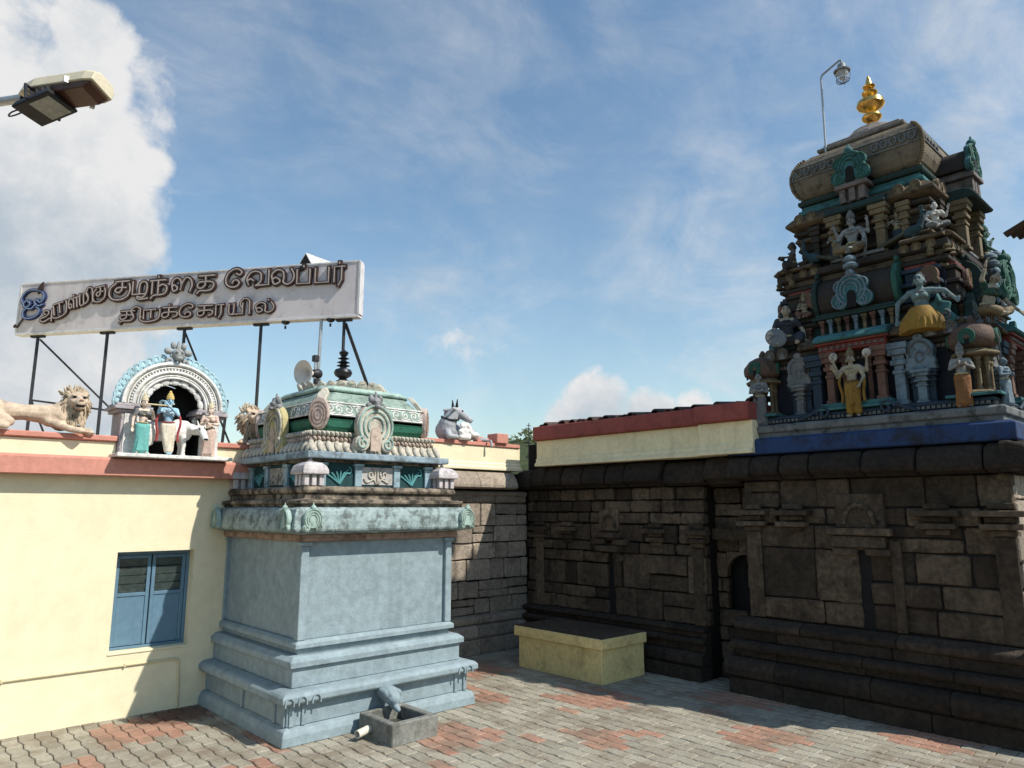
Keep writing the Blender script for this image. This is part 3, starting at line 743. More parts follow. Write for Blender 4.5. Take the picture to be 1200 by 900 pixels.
# neck storey
mb = MB(); mb.sq(CX, CY, ssq([(0.98, 2.887), (0.98, 3.19)])); mb.build('neck', TEALDK, shr)
for side in range(2):
    Nn = Vector((0, -1, 0)) if side == 0 else Vector((-1, 0, 0)); T = Vector((1, 0, 0)) if side == 0 else Vector((0, -1, 0))
    hh = 0.98 if side == 0 else 0.935
    Pn = lambda t, n, z: Vector((CX, CY, 0)) + T * t + Nn * (hh + n) + Vector((0, 0, z))
    for t in (-0.30, 0.30, -0.82, 0.82):
        mb = MB(); mb.rings([[Pn(a, n, z) for a, n in ((t - .05, 0.0), (t - .05, .04), (t + .05, .04), (t + .05, 0.0))] for z in (2.89, 3.15)])
        mb.rings([[Pn(a, n, z) for a, n in ((t - .07, 0.0), (t - .07, .06), (t + .07, .06), (t + .07, 0.0))] for z in (3.151, 3.188)])
        mb.build('neck_pilaster', SKYB, shr, bevel=0.005)
    mb = MB(); mb.rings([[Pn(a, n, z) for a, n in ((-.245, 0.0), (-.245, .012), (.245, .012), (.245, 0.0))] for z in (2.92, 3.15)])
    mb.build('centre_panel', paint('grey_panel', (0.42, 0.40, 0.38), var=0.2, dirt=0.4), shr)
    mb = MB()
    for sg in (-1, 1):
        mb.tube([Pn(a, 0.022, z) for a, z in spiral(sg * 0.10, 3.055, 0.075, math.pi / 2, sg * 1.3)], 0.011, 6)
        mb.tube([Pn(a, 0.022, z) for a, z in catmull([(sg * .02, 2.93), (sg * .06, 2.99), (sg * .16, 2.95), (sg * .21, 3.0)])], 0.011, 6)
    mb.tube([Pn(0, 0.022, 2.93), Pn(0, 0.022, 3.12)], 0.012, 6)
    mb.build('panel_relief', IVORY, shr, smooth=True)
    mb = MB()
    for sg in (-1, 1):
        c0 = sg * 0.56
        for k in range(6):
            a0 = c0 - 0.14 + 0.05 * k
            mb.tube([Pn(a, 0.01, z) for a, z in catmull([(c0, 2.92), (c0 + (a0 - c0) * 0.8, 3.0 + .01 * k), (a0 + (a0 - c0) * .35, 3.10 - abs(a0 - c0) * .4)])], 0.011, 6)
        mb.tube([Pn(a, 0.01, z) for a, z in spiral(c0 + .12, 3.09, 0.055, math.pi / 2, -1.1)], 0.010, 6)
    mb.build('leaf_relief', paint('teal_leaf', (0.10, 0.30, 0.31), var=0.2, dirt=0.3), shr, smooth=True)
# corner pavilions
for sx, sy in ((-1, -1), (1, -1), (-1, 1), (1, 1)):
    px, py = CX + sx * 1.02, CY + sy * 1.065
    mb = MB()
    for a in (-1, 0, 1):
        for b_ in (-1, 0, 1):
            if a or b_: mb.box(px + a * .10 - .03, px + a * .10 + .03, py + b_ * .10 - .03, py + b_ * .10 + .03, 2.887, 3.02)
    mb.box(px - .07, px + .07, py - .07, py + .07, 2.887, 3.02)
    o = mb.build('corner_pavilion', LILAC, shr, bevel=0.004)
    mb = MB(); mb.sq(px, py, [(.165, 3.022), (.175, 3.035), (.172, 3.08), (.15, 3.13), (.11, 3.165), (.05, 3.182)]); mb.lathe((px, py, 3.18), [(.03, 0), (.035, .015), (.012, .05)], 8)
    mb.build('roof', LILAC, o, bevel=0.006)
# eaves slab, lotus course, rope courses
mb = MB(); mb.sq(CX, CY, ssq([(1.0, 3.192), (1.04, 3.20), (1.03, 3.23)])); mb.build('eaves_underside', MOULD, shr, bevel=0.005)
mb = MB(); mb.sq(CX, CY, ssq([(1.13, 3.232), (1.14, 3.24), (1.14, 3.315), (1.0, 3.33)])); mb.build('eaves_slab', paint('slate_blue_slab', (0.27, 0.35, 0.40), var=0.2, dirt=0.7, dcol=(.03, .03, .03), dscale=5, streak=.4), shr, bevel=0.008)
mb = MB()
mb.sq(CX, CY, ssq([(1.02, 3.332), (0.95, 3.46)]))
for side in range(4):
    for k in range(17):
        t = -0.98 + 1.96 * k / 16
        a = side * math.pi / 2; nx_, ny_ = math.cos(a), math.sin(a)
        h = 1.0 if ny_ else 0.96
        p = Vector((CX, CY, 0)) + Vector((nx_, ny_, 0)) * h + Vector((-ny_, nx_, 0)) * t
        M = Matrix.Rotation(a, 3, 'Z') @ Matrix.Rotation(R(-28), 3, 'Y')
        mb.ell(p + Vector((0, 0, 3.395)), (0.035, 0.046, 0.088), M, 10, 6)
mb.build('lotus_course', IVORY, shr, smooth=True)
for z, h in ((3.495, 0.95), (3.565, 0.965)):
    mb = MB(); n = 30
    mb.sq(CX, CY, ssq([(h - .02, z - .033), (h - .02, z + .033)]))
    for side in range(4):
        a = side * math.pi / 2; nx_, ny_ = math.cos(a), math.sin(a); hx = h if ny_ else h - .045
        for k in range(n):
            t = (-1 + 2 * (k + .5) / n) * h
            p = Vector((CX, CY, z)) + Vector((nx_, ny_, 0)) * hx + Vector((-ny_, nx_, 0)) * t
            mb.ell(p, (0.028, 0.024, 0.038), Matrix.Rotation(a, 3, 'Z') @ Matrix.Rotation(R(30), 3, 'X'), 8, 5)
    mb.build('rope_course', PEACH if z < 3.5 else IVORY, shr, smooth=True)
# dome: eight sided, straight faces to the front and short ones to the corners
def oct_(h, ch, z):
    a = h - ch
    return [(CX + x * 0.955, CY + y, z) for x, y in ((-a, -h), (a, -h), (h, -a), (h, a), (a, h), (-a, h), (-h, a), (-h, -a))]
DOME = [(3.602, .90, .16), (3.66, .945, .17), (3.74, .965, .18), (3.765, .967, .18), (3.80, .967, .18), (3.90, .950, .18), (4.0, .895, .18), (4.02, .88, .18), (4.08, .82, .17), (4.14, .75, .16), (4.165, .71, .15)]
for nm, m, i0, i1 in (('green_band', GREENBAND, 0, 2), ('white_line', WHITE, 2, 3), ('dome', GREENPALE, 3, 10)):
    mb = MB(); mb.rings([oct_(h, c, z) for z, h, c in DOME[i0:i1 + 2 if i1 < 10 else i1 + 1]]); mb.build(nm, m, shr)
mb = MB()
for side in range(4):
    a = side * math.pi / 2
    Nn = Vector((math.cos(a), math.sin(a), 0)); T = Vector((-Nn.y, Nn.x, 0)); sc = 0.955 if abs(Nn.x) > .5 else 1
    Pd = lambda t, z: Vector((CX, CY, z)) + T * t + Nn * ((0.967 - max(0, z - 3.79) * 0.23 - max(0, z - 3.92) * .25) * sc + 0.006)
    for sg in (-1, 1):
        for k, t in enumerate((0.30, 0.45, 0.60, 0.73)):
            mb.tube([Pd(sg * (t + u), 3.895 + v) for u, v in spiral(0, 0, 0.062, math.pi / 2 * (1 if k % 2 else -1), (1 if k % 2 else -1) * 1.25)], 0.010, 5)
            mb.tube([Pd(sg * (t + u), 3.895 + v) for u, v in ((-.08, -.05 if k % 2 else .05), (0, -.068 if k % 2 else .068), (.08, -.05 if k % 2 else .05))], 0.010, 5)
    for z in (3.815, 3.985):
        mb.tube([Pd(-0.76, z), Pd(0.76, z)], 0.011, 5)
mb.build('scroll_relief', WHITE, shr, smooth=True)
mb = MB(); mb.rings([oct_(h, c, z) for z, h, c in ((4.167, .74, .16), (4.18, .76, .16), (4.205, .76, .16), (4.215, .72, .15), (4.25, .69, .14))]); mb.build('dome_rim', MINT, shr, bevel=0.006)
mb = MB(); mb.rings([oct_(h, c, z) for z, h, c in ((4.252, .56, .14), (4.29, .50, .16), (4.36, .34, .12), (4.43, .17, .06), (4.45, .12, .04))])
for k in range(26):
    a = 2 * math.pi * k / 26
    rr = 0.63 / max(abs(math.cos(a)), abs(math.sin(a)), 0.80 * (abs(math.cos(a)) + abs(math.sin(a))) / 1.0) * 1.0
    p = Vector((CX + rr * math.cos(a) * .95, CY + rr * math.sin(a), 4.275))
    M = Matrix.Rotation(a, 3, 'Z') @ Matrix.Rotation(R(28), 3, 'Y')
    mb.ell(p, (0.022, 0.078, 0.11), M, 10, 6); mb.ell(p + Vector((.025 * math.cos(a), .025 * math.sin(a), .055)), (0.03, 0.045, 0.022), Matrix.Rotation(a, 3, 'Z'), 8, 5)
    q = Vector((CX + rr * .62 * math.cos(a), CY + rr * .62 * math.sin(a), 4.335)); mb.ell(q, (0.02, 0.05, 0.08), Matrix.Rotation(a, 3, 'Z') @ Matrix.Rotation(R(-55), 3, 'Y'), 8, 5)
mb.build('lotus_cap', IVORY, shr, smooth=True)
mb = MB(); mb.lathe((CX - .02, CY, 4.44), [(.09, 0), (.10, .02), (.06, .045), (.055, .06), (.115, .10), (.135, .145), (.115, .19), (.05, .215), (.05, .235), (.10, .25), (.05, .27), (.045, .285), (.095, .30), (.04, .325), (.04, .345), (.085, .36), (.03, .385), (.06, .42), (.07, .455), (.03, .48), (.012, .50)], 20)
mb.build('finial', paint('black_bronze', (0.03, 0.032, 0.036), rough=0.35, var=0.2, metal=0.5), shr, smooth=True)
# big horseshoe ornaments on the dome faces, shield ornaments on its corners
for n, hh in (((0, -1, 0), 1.08), ((-1, 0, 0), 1.04), ((1, 0, 0), 1.04)):
    kudu(shr, Vector((CX - (0.10 if n[1] else 0), CY + (0.02 if n[0] else 0), 3.36)) + Vector(n) * hh, n, 0.64, IVORY if n[1] else GOLDLN, MINT if n[1] else IVORY, tint((.26, .26, .26), .85, key='grey_face_crest'), hollow=PEACH, depth=0.16)
for sx, sy in ((-1, -1), (1, -1), (-1, 1)):
    n = Vector((sx, sy, 0)).normalized(); c = Vector((CX + sx * 0.835, CY + sy * 0.885, 3.62))
    P = frame(c, n)
    mb = MB(); mb.prism(arc(0, 0.21, 0.135, 0.215, 0, 345, 22), P, -.06, 0.035)
    o = mb.build('corner_shield', tint((.52, .42, .37), .5, key='pinkish_shield'), shr, bevel=0.012)
    mb = MB()
    for q in (.85, .6, .35): mb.tube([P(a, b_, .04) for a, b_ in arc(0, .19, .135 * q, .20 * q, 0, 360, 20)], .006, 5)
    mb.build('rib', tint((.40, .27, .22), .4, key='faded_red_line'), o, smooth=True)
    mb = MB(); mb.prism([(-.13, .36), (-.06, .38), (-.07, .5), (-.02, .58), (.02, .58), (.07, .5), (.06, .38), (.13, .36), (.09, .33), (-.09, .33)], lambda u, v, w: P(u, v, w - max(0, v - .33) * .85), -.05, .03)
    mb.build('crest', IVORY, o, bevel=.008)
# water spout: scrolled lip at the front
mb = MB()
sx0 = 5.20; sy0 = CY - 1.345
mb.capsule((sx0, sy0 - .02, .40), (sx0, sy0 - .20, .37), .095, .105, 12); mb.ell((sx0, sy0 - .25, .335), (.085, .10, .085)); mb.capsule((sx0, sy0 - .24, .28), (sx0, sy0 - .36, .235), .05, .035, 10)
for sg in (-1, 1):
    mb.capsule((sx0 + sg * .07, sy0 - .05, .42), (sx0 + sg * .075, sy0 - .24, .39), .04, .05, 10)
    mb.ell((sx0 + sg * .06, sy0 - .27, .41), (.03, .04, .035))
sculpt('water_spout', mb, SHRBLUE, shr, 0.012, 2, local=False)

# basin under the spout
CONC = paint('wet_grey_concrete', (0.20, 0.20, 0.18), rough=0.8, var=0.3, dirt=0.6, dcol=(0.06, 0.06, 0.045), dscale=5, streak=0.4, bump=0.5)
bs = thing('stone_basin', 'small square grey concrete basin on the pavers under the shrine spout', 'basin', (5.11, 7.45, 0))
bx0, bx1, by0, by1, bh = 4.80, 5.43, 7.14, 7.86, 0.235
mb = MB()
for a, b_, c, d in ((bx0, bx1, by0, by0 + .09), (bx0, bx1, by1 - .06, by1), (bx0, bx0 + .09, by0 + .092, by1 - .062), (bx1 - .09, bx1, by0 + .092, by1 - .062)): mb.box(a, b_, c, d, -.01, bh, j=.004)
mb.build('rim', CONC, bs, bevel=0.012)
mb = MB(); mb.box(bx0 + .092, bx1 - .092, by0 + .094, by1 - .064, 0, .09); mb.build('bottom', paint('wet_slime', (.05, .055, .04), rough=.25), bs)
mb = MB(); mb.lathe((4.795, 7.62, .10), [(.038, -.002), (.045, -.0), (.045, .19), (.036, .192), (.036, .05), (.01, .05)], 16, axis=(-1, -.25, -.1)); mb.build('outlet_pipe', paint('white_plastic_pipe', (.66, .62, .52), rough=.4, var=.1, dirt=.3), bs, smooth=True)

# ------------------------------------------------------------------ arched niche on the roof edge
AX, AZ, AY = 3.225, 3.96, 10.36
al = thing('arched_niche', 'white arched roof niche with scalloped trim and petal border above the window wall', 'niche', (AX, 10.4, 3.26))
PA = lambda u, v, w: Vector((AX + u, AY - w, AZ + v))
MAUVE = tint((0.40, 0.36, 0.37), 0.4, key='mauve_plaster')
mb = MB(); mb.box(2.50, 3.97, 10.06, 10.80, 3.263, 3.31); mb.build('floor_slab', WHITE, al, bevel=.006)
for x0, x1 in ((2.58, 2.86), (3.60, 3.86)):
    mb = MB(); mb.box(x0, x1, AY, 10.80, 3.312, 3.86); mb.build('pillar', WHITE if x0 > 3 else MAUVE, al, bevel=.006)
mb = MB(); mb.box(2.62, 2.855, AY - .012, AY - .002, 3.32, 3.85); mb.build('pillar_front', WHITE, al)
for x0, x1 in ((2.50, 2.93), (3.53, 3.94)):
    mb = MB()
    for k, (e, z0, z1) in enumerate(((.02, 3.862, 3.90), (.06, 3.902, 3.945), (.035, 3.947, 3.985))): mb.box(x0 + .04 - e, x1 - .04 + e, AY - e, 10.80, z0, z1)
    mb.build('capital', MAUVE, al, bevel=.006)
mb = MB()      # arch
ao, ai = arc(0, 0.03, .645, .60, 180, 0, 30), arc(0, 0.03, .415, .385, 180, 0, 30)
rg = [[PA(o_[0], o_[1], 0), PA(o_[0], o_[1], -.55), PA(i_[0], i_[1], -.55), PA(i_[0], i_[1], 0)] for o_, i_ in zip(ao, ai)]
mb.rings(rg); arch = mb.build('arch', IVORY, al)
mb = MB()
for q, rr in ((.99, .030), (.90, .012), (.80, .026), (.72, .012), (.665, .02)):
    mb.tube([PA(a, b_, .012) for a, b_ in arc(0, .03, .645 * q, .60 * q, 180, 0, 34)], rr, 6)
for k in range(40):
    t = R(180 - 180 * (k + .5) / 40); mb.ell(PA(.55 * math.cos(t), .03 + .515 * math.sin(t), .01), (.017, .017, .017), seg=6, k=4)
mb.build('rib', WHITE, arch, smooth=True)
# petals standing round the arch
PETAL = tint((0.38, 0.55, 0.60), 0.25, key='pale_blue_enamel')
for k in range(25):
    t = 178 - 176 * k / 24
    if 76 < t < 104: continue
    c0 = (.70 * math.cos(R(t)), .03 + .655 * math.sin(R(t)))
    pts = arc(c0[0], c0[1], .05, .075, t - 90 - 60, t - 90 + 250, 10)
    mb = MB(); mb.tube([PA(a, b_, -.05) for a, b_ in pts], .016, 6)
    mb.ell(PA(c0[0], c0[1], -.06), (.040, .03, .055), Matrix.Rotation(R(90 - t), 3, 'Y'), 8, 6)
    mb.build('petal', PETAL, al, smooth=True)
mb = MB()
for k in range(9):
    tm = 170 - 20 * k
    c0 = (.375 * math.cos(R(tm)), .03 + .350 * math.sin(R(tm)))
    mb.ell(PA(c0[0], c0[1], -.03), (.072, .03, .050), Matrix.Rotation(R(90 - tm), 3, 'Y'), 12, 7)
    mb.ell(PA(.35 * math.cos(R(tm + 10)), .03 + .325 * math.sin(R(tm + 10)), -.02), (.02, .02, .02), seg=8, k=5)
mb.build('scalloped_trim', WHITE, al, bevel=.006)
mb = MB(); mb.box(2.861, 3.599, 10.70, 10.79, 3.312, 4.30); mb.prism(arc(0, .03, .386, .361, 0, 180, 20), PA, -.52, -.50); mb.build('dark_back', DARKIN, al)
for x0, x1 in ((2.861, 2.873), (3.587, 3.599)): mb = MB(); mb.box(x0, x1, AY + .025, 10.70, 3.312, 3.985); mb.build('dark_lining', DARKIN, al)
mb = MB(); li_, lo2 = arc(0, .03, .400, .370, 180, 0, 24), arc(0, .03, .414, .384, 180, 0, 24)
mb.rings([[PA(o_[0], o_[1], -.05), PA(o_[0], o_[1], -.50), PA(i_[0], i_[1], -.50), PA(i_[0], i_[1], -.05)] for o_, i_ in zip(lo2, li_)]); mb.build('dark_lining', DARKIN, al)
# crest
mb = MB()
for sg in (-1, 1):
    mb.tube([PA(a, b_, .0) for a, b_ in spiral(sg * .10, .66, .085, math.pi / 2, sg * 1.2)], .024, 6); mb.ell(PA(sg * .13, .80, 0), (.06, .05, .05), seg=8, k=6); mb.ell(PA(sg * .07, .89, 0), (.04, .04, .055), seg=8, k=6)
mb.ell(PA(0, .76, .02), (.085, .07, .09), seg=10, k=7); mb.ell(PA(0, .70, .07), (.05, .05, .035), seg=8, k=6); mb.capsule(PA(0, .82, 0), PA(0, .94, 0), .045, .018, 8)
for sg in (-1, 1): mb.ell(PA(sg * .035, .79, .08), (.022, .02, .022), seg=8, k=6)
mb.build('crest', tint((.30, .31, .30), .7, key='grey_crest'), al, smooth=True)
mb = MB(); mb.lathe(PA(.335, -.33, -.12), [(.01, 0), (.05, .01), (.055, .08), (.03, .13), (.035, .16), (.05, .2), (.01, .26)], 10); mb.tube([PA(.335, -.08, -.12), PA(.335, .02, -.12)], .006, 5); mb.build('hanging_bell', WHITE, al, smooth=True)

# ------------------------------------------------------------------ sign on its steel posts
S0 = Vector((2.221, 17.309, 6.107)); SU = Vector((0.58895, -0.80817, 0)); SN = Vector((-0.80817, -0.58895, 0)); SL, SH = 7.435, 1.058
PS = lambda u, v, w: S0 + SU * u + Vector((0, 0, v)) + SN * w
SIGNW = paint('sun_bleached_sign_white', (0.60, 0.55, 0.56), rough=0.6, var=0.06, dirt=0.55, dcol=(0.36, 0.30, 0.28), dscale=2.2, streak=0.45, bump=0.08, fine=6)
sg_ = thing('temple_sign', 'long whitish sign board with brown raised lettering on thin steel posts above the roof', 'sign', (S0 + SU * SL / 2).to_tuple())
mb = MB(); mb.prism([(0, 0), (SL, 0), (SL, SH), (0, SH)], PS, -.16, 0); mb.build('panel', SIGNW, sg_, bevel=.01)
mb = MB()
for (a, b_, c, d) in ((0, SL, -.02, .03), (0, SL, SH - .02, SH + .015), (-.015, .03, .032, SH - .022), (SL - .03, SL + .015, .032, SH - .022)): mb.prism([(a, c), (b_, c), (b_, d), (a, d)], PS, -.17, .012)
mb.build('edge_trim', paint('pale_grey_trim', (.62, .60, .60), var=.1, dirt=.4, dcol=(.25, .2, .18), dscale=4), sg_, bevel=.004)
I_ = [(.95, .55), (.80, .95), (.95, 1.32), (1.2, 1.42), (1.42, 1.2), (1.45, .8), (1.45, 0)]
DOT = lambda x: [(x, 1.22), (x + .001, 1.28)]
KA = [[(.1, 1), (1.0, 1)], [(.48, 1), (.48, .28), (.36, .06), (.18, .02), (.04, .2), (.08, .42), (.25, .52), (.9, .52), (1.05, .36), (1.0, .1), (.78, 0)]]
RA = [[(.1, 0), (.1, 1), (.8, 1)], [(.62, 1), (.62, .1), (.42, -.25)]]
PAg = [[(.08, 1), (.08, 0), (.92, 0), (.92, 1)]]
THA = [[(.12, 1), (1.0, 1)], [(.5, 1), (.5, .35), (.36, .1), (.16, .08), (.04, .25), (.12, .48), (.3, .55), (.85, .52), (1.0, .28), (.88, -.05), (.6, -.14), (.22, -.12), (.06, -.3)]]
EE = [[(.62, .92), (.78, .82), (.9, .98), (.78, 1.2), (.5, 1.26), (.18, 1.02), (.03, .6), (.08, .22), (.32, .0), (.62, 0), (.78, .2), (.7, .44), (.5, .46), (.4, .28)]]
VA = [[(.36, .38), (.22, .5), (.08, .36), (.14, .06), (.05, .5), (.2, .9), (.46, 1), (.7, .82), (.7, .3), (.5, .02)], [(.48, .02), (1.08, .02), (1.08, 1)]]
LA_ = [[(.40, .36), (.26, .5), (.10, .36), (.2, .06), (.42, .16), (.42, .36)], [(.1, .36), (.06, .7), (.28, 1), (.55, .9), (.62, .5), (.6, .15), (.8, .0), (1.02, .2), (1.08, .6), (.95, 1)]]
YA = [[(.06, 1), (.06, .22), (.2, .02), (.36, .1), (.4, .3), (.4, 1)], [(.26, .02), (1.0, .02), (1.0, 1)]]
MA = [[(.08, 1), (.08, .02), (.55, .02), (.85, .2), (.95, .55), (.82, .92), (.6, .98), (.46, .8), (.46, .02)]]
GLY = {
 'a': [[(.48, .62), (.36, .72), (.3, .9), (.5, 1.0), (.75, .88), (.74, .6), (.45, .36), (.15, .28), (.02, .1), (.2, -.08), (.5, -.06), (.75, .1), (1.02, .22)], [(1.05, 1), (1.05, -.1)]],
 'ru': [[(.12, .05), (.12, 1), (.8, 1)], [(.55, 1), (.55, .1)], [(-.02, .3), (-.06, -.05), (.2, -.3), (.6, -.3), (.95, -.1), (1.06, .35), (1.06, 1)]],
 'll.': [[(.34, .36), (.22, .5), (.08, .36), (.16, .04), (.36, .14), (.36, .36)], [(.08, .36), (.06, .7), (.22, 1), (.45, .95), (.56, .7), (.56, 0)], [(.56, 1), (1.05, 1)], [(.88, 1), (.88, 0)], DOT(.6)],
 'mi': [[(x * .75, y) for x, y in s] for s in MA] + [[(x * .72, y) for x, y in I_]],
 'ku': [[(.3, 1), (1.0, 1)], [(.66, 1), (.66, .42), (.5, .2), (.32, .34), (.42, .54), (.66, .56), (.88, .54)], [(.32, .86), (.06, .55), (.02, .1), (.2, -.22), (.6, -.3), (.98, -.08), (1.1, .4), (1.04, .78)]],
 'zha': [[(.08, 1), (.08, .05), (.9, .05)], [(.5, .05), (.5, .7), (.64, .96), (.86, .92), (.96, .6), (.9, .05), (.7, -.22), (.4, -.12), (.5, -.34), (1.0, -.3)]],
 'n.': [[(.04, 1), (.9, 1)], [(.14, 1), (.14, .02)], [(.5, 1), (.5, .02)], [(.5, .5), (.75, .66), (.98, .5), (1.0, .2), (.82, -.08), (.3, -.12), (.12, -.32)], DOT(.5)],
 'ai': [[(.26, .4), (.16, .5), (.06, .36), (.14, .06), (.3, .16), (.3, .36)], [(.06, .36), (.06, .75), (.22, 1), (.42, .9), (.5, .5), (.46, .1), (.54, .6), (.72, 1), (.94, .85), (1.02, .4), (.94, 0)]],
 'tha': THA, 'E': EE, 'va': VA, 'la': LA_, 'p.': PAg + [DOT(.5)], 'pa': PAg, 'r.': RA + [DOT(.45)],
 'thi': [[(x * .72, y) for x, y in s] for s in THA] + [[(x * .72, y) for x, y in I_]],
 'k.': KA + [DOT(.5)], 'ka': KA, 'aa': RA, 'yi': [[(x * .68, y) for x, y in s] for s in YA] + [[(x * .68 + .02, y) for x, y in I_]],
 'l.': LA_ + [DOT(.75)], 
 'om': [[(.40, .52), (.28, .64), (.14, .5), (.22, .32), (.42, .4), (.42, .56)], [(.14, .5), (.04, .8), (.28, 1.1), (.62, 1.12), (.98, .95), (1.06, .66), (.9, .46), (.72, .62), (.66, .42), (.86, .3), (1.0, .34)], [(.72, .42), (.5, .2), (.3, .26), (.14, .08), (.2, -.18), (.5, -.26), (.8, -.14), (.88, .1), (.74, .24)]],
}
TXT = [('a',0.60,0.232,0.86,0.249,0.208),('ru',0.89,0.329,1.20,0.406,0.220),('ll.',1.24,0.447,1.47,0.497,0.198),('mi',1.49,0.514,1.78,0.566,0.226),('ku',1.79,0.612,2.05,0.659,0.235),
 ('ku',2.15,0.665,2.58,0.668,0.291),('zha',2.65,0.655,3.02,0.658,0.273),('n.',3.06,0.655,3.44,0.660,0.271),('ai',3.53,0.668,3.98,0.668,0.279),('tha',4.09,0.69,4.46,0.69,0.267),
 ('E',4.70,0.695,5.08,0.695,0.281),('va',5.14,0.681,5.58,0.688,0.290),('la',5.65,0.675,6.10,0.680,0.295),('p.',6.17,0.672,6.48,0.672,0.269),('pa',6.54,0.669,6.86,0.669,0.280),('r.',6.92,0.668,7.20,0.668,0.289),
 ('thi',2.44,0.161,2.88,0.163,0.175),('ru',2.93,0.155,3.31,0.160,0.180),('k.',3.37,0.158,3.70,0.162,0.197),('E',3.75,0.150,4.08,0.152,0.205),('ka',4.14,0.151,4.46,0.153,0.200),('aa',4.52,0.150,4.74,0.152,0.203),('yi',4.80,0.143,5.25,0.145,0.212),('l.',5.36,0.151,5.72,0.151,0.194)]
LDARK = paint('letter_brown', (0.048, 0.026, 0.022), rough=0.5, var=0.2); LFACE = paint('letter_face', (0.42, 0.35, 0.32), rough=0.5, var=0.12)
def ribbon(mb, pts, hw, w0, w1, smooth=True):
    if smooth and len(pts) > 2 and len(pts) != 4: pts = catmull(pts, 5)
    n = len(pts); L, Rr = [], []
    for i in range(n):
        a, b_ = pts[max(i - 1, 0)], pts[min(i + 1, n - 1)]
        dx, dy = b_[0] - a[0], b_[1] - a[1]; d = math.hypot(dx, dy) or 1; nx_, ny_ = -dy / d * hw, dx / d * hw
        ex, ey = (dx / d * hw * (-1 if i == 0 else 1), dy / d * hw * (-1 if i == 0 else 1)) if i in (0, n - 1) else (0, 0)
        L.append((pts[i][0] + nx_ + ex, pts[i][1] + ny_ + ey)); Rr.append((pts[i][0] - nx_ + ex, pts[i][1] - ny_ + ey))
    mb.rings([[PS(*l_, w0), PS(*l_, w1), PS(*r_, w1), PS(*r_, w0)] for l_, r_ in zip(L, Rr)])
def letter(key, u0, v0, u1, v1, h, hw, name='letter', dark=LDARK, face=LFACE):
    def T(p): return (u0 + (u1 - u0) * p[0] - (v1 - v0) * p[1] * 0.6, v0 + (v1 - v0) * p[0] + h * p[1])
    a, b_ = MB(), MB(); 
    for k, s in enumerate(GLY[key]):
        st = [T(p) for p in s]; sm = len(s) > 4
        ribbon(a, st, hw, -.002, .055 + .0012 * k, sm); ribbon(b_, st, hw * .30, .05, .062 + .0012 * k, sm)
    o = a.build(name, dark, sg_); b_.build('letter_face', face, o)
for key, u0, v0, u1, v1, h in TXT: letter(key, u0, v0, u1, v1, h, .042 if h > .25 else .031)
letter('om', .10, .40, .62, .44, .43, .030, 'emblem', paint('emblem_navy', (.025, .035, .10), var=.2), paint('emblem_blue', (.22, .30, .45), var=.1))
mb = MB(); ribbon(mb, [(.05, .14), (.16, .30)], .014, .02, .04, False); ribbon(mb, [(.47, .83), (.53, .93)], .014, .02, .04, False); mb.prism([(.47, .90), (.62, .89), (.60, 1.06), (.545, 1.01)], PS, .05, .08); mb.prism([(.02, .12), (.07, .15), (.05, .20), (.0, .16)], PS, .05, .08); mb.build('spear', LDARK, sg_)
def beam(mb, a, b_, r): mb.tube([a, b_], r, 6)
for u in (.46, 2.08, 3.80, 5.43, 7.12):
    mb = MB(); mb.tube([PS(u, 0.03, -.09), PS(u, -2.9, -.09)], .030, 6); mb.obox(PS(u, -.045, -.09), (.08, .30, .04), Matrix.Rotation(math.atan2(SU.y, SU.x) + math.pi / 2, 3, 'Z')); mb.build('post', METAL, sg_)
mb = MB(); mb.tube([PS(6.68, -0.02, -.05), PS(6.64, -2.9, -.05)], .032, 8); mb.build('pipe_post', GALV, sg_, smooth=True)
for a, b_ in (((.50, -.1, -.1), (1.55, -1.55, -1.2)), ((.46, -1.35, -.1), (1.9, -1.52, -1.2)), ((3.80, -.1, -.1), (4.35, -2.9, -1.6)), ((7.14, -.1, -.1), (7.75, -2.9, -1.6)), ((.46, -1.35, -.1), (.62, -2.9, -.9))):
    mb = MB(); mb.tube([PS(*a), PS(*b_)], .020 if a[0] < 7 else .032, 6); mb.build('brace', METAL, sg_)
for u in (5.95, 6.86):
    mb = MB(); mb.ell(PS(u, -.03, -.06), (.08, .08, .05), seg=12, k=7); mb.tube([PS(u, -.10, -.06), PS(u, -.16, -.06)], .02, 6); mb.build('lamp_fitting', METAL, sg_, smooth=True)
mb = MB(); V_ = [(6.13, SH + .016), (6.43, SH + .016), (6.28, SH + .27)]
mb.rings([[PS(u, v, -.08) for u, v in V_], [PS(u + .72, SH + .016 + (v - SH - .016) * .12, -.5) for u, v in V_]]); o = mb.build('ridge_cover', WHITE, sg_)
mb = MB(); mb.prism([(6.15, SH + .02), (6.41, SH + .02), (6.28, SH + .245)], PS, -.081, -.073); mb.build('dark_end', DARKIN, o)
mb = MB()
for u in (6.26, 7.06): mb.lathe(PS(u, SH - .08, .0), [(.055, 0), (.055, .03), (.03, .05)], 10, axis=SN); 
mb.build('fixing_cap', METAL, sg_)

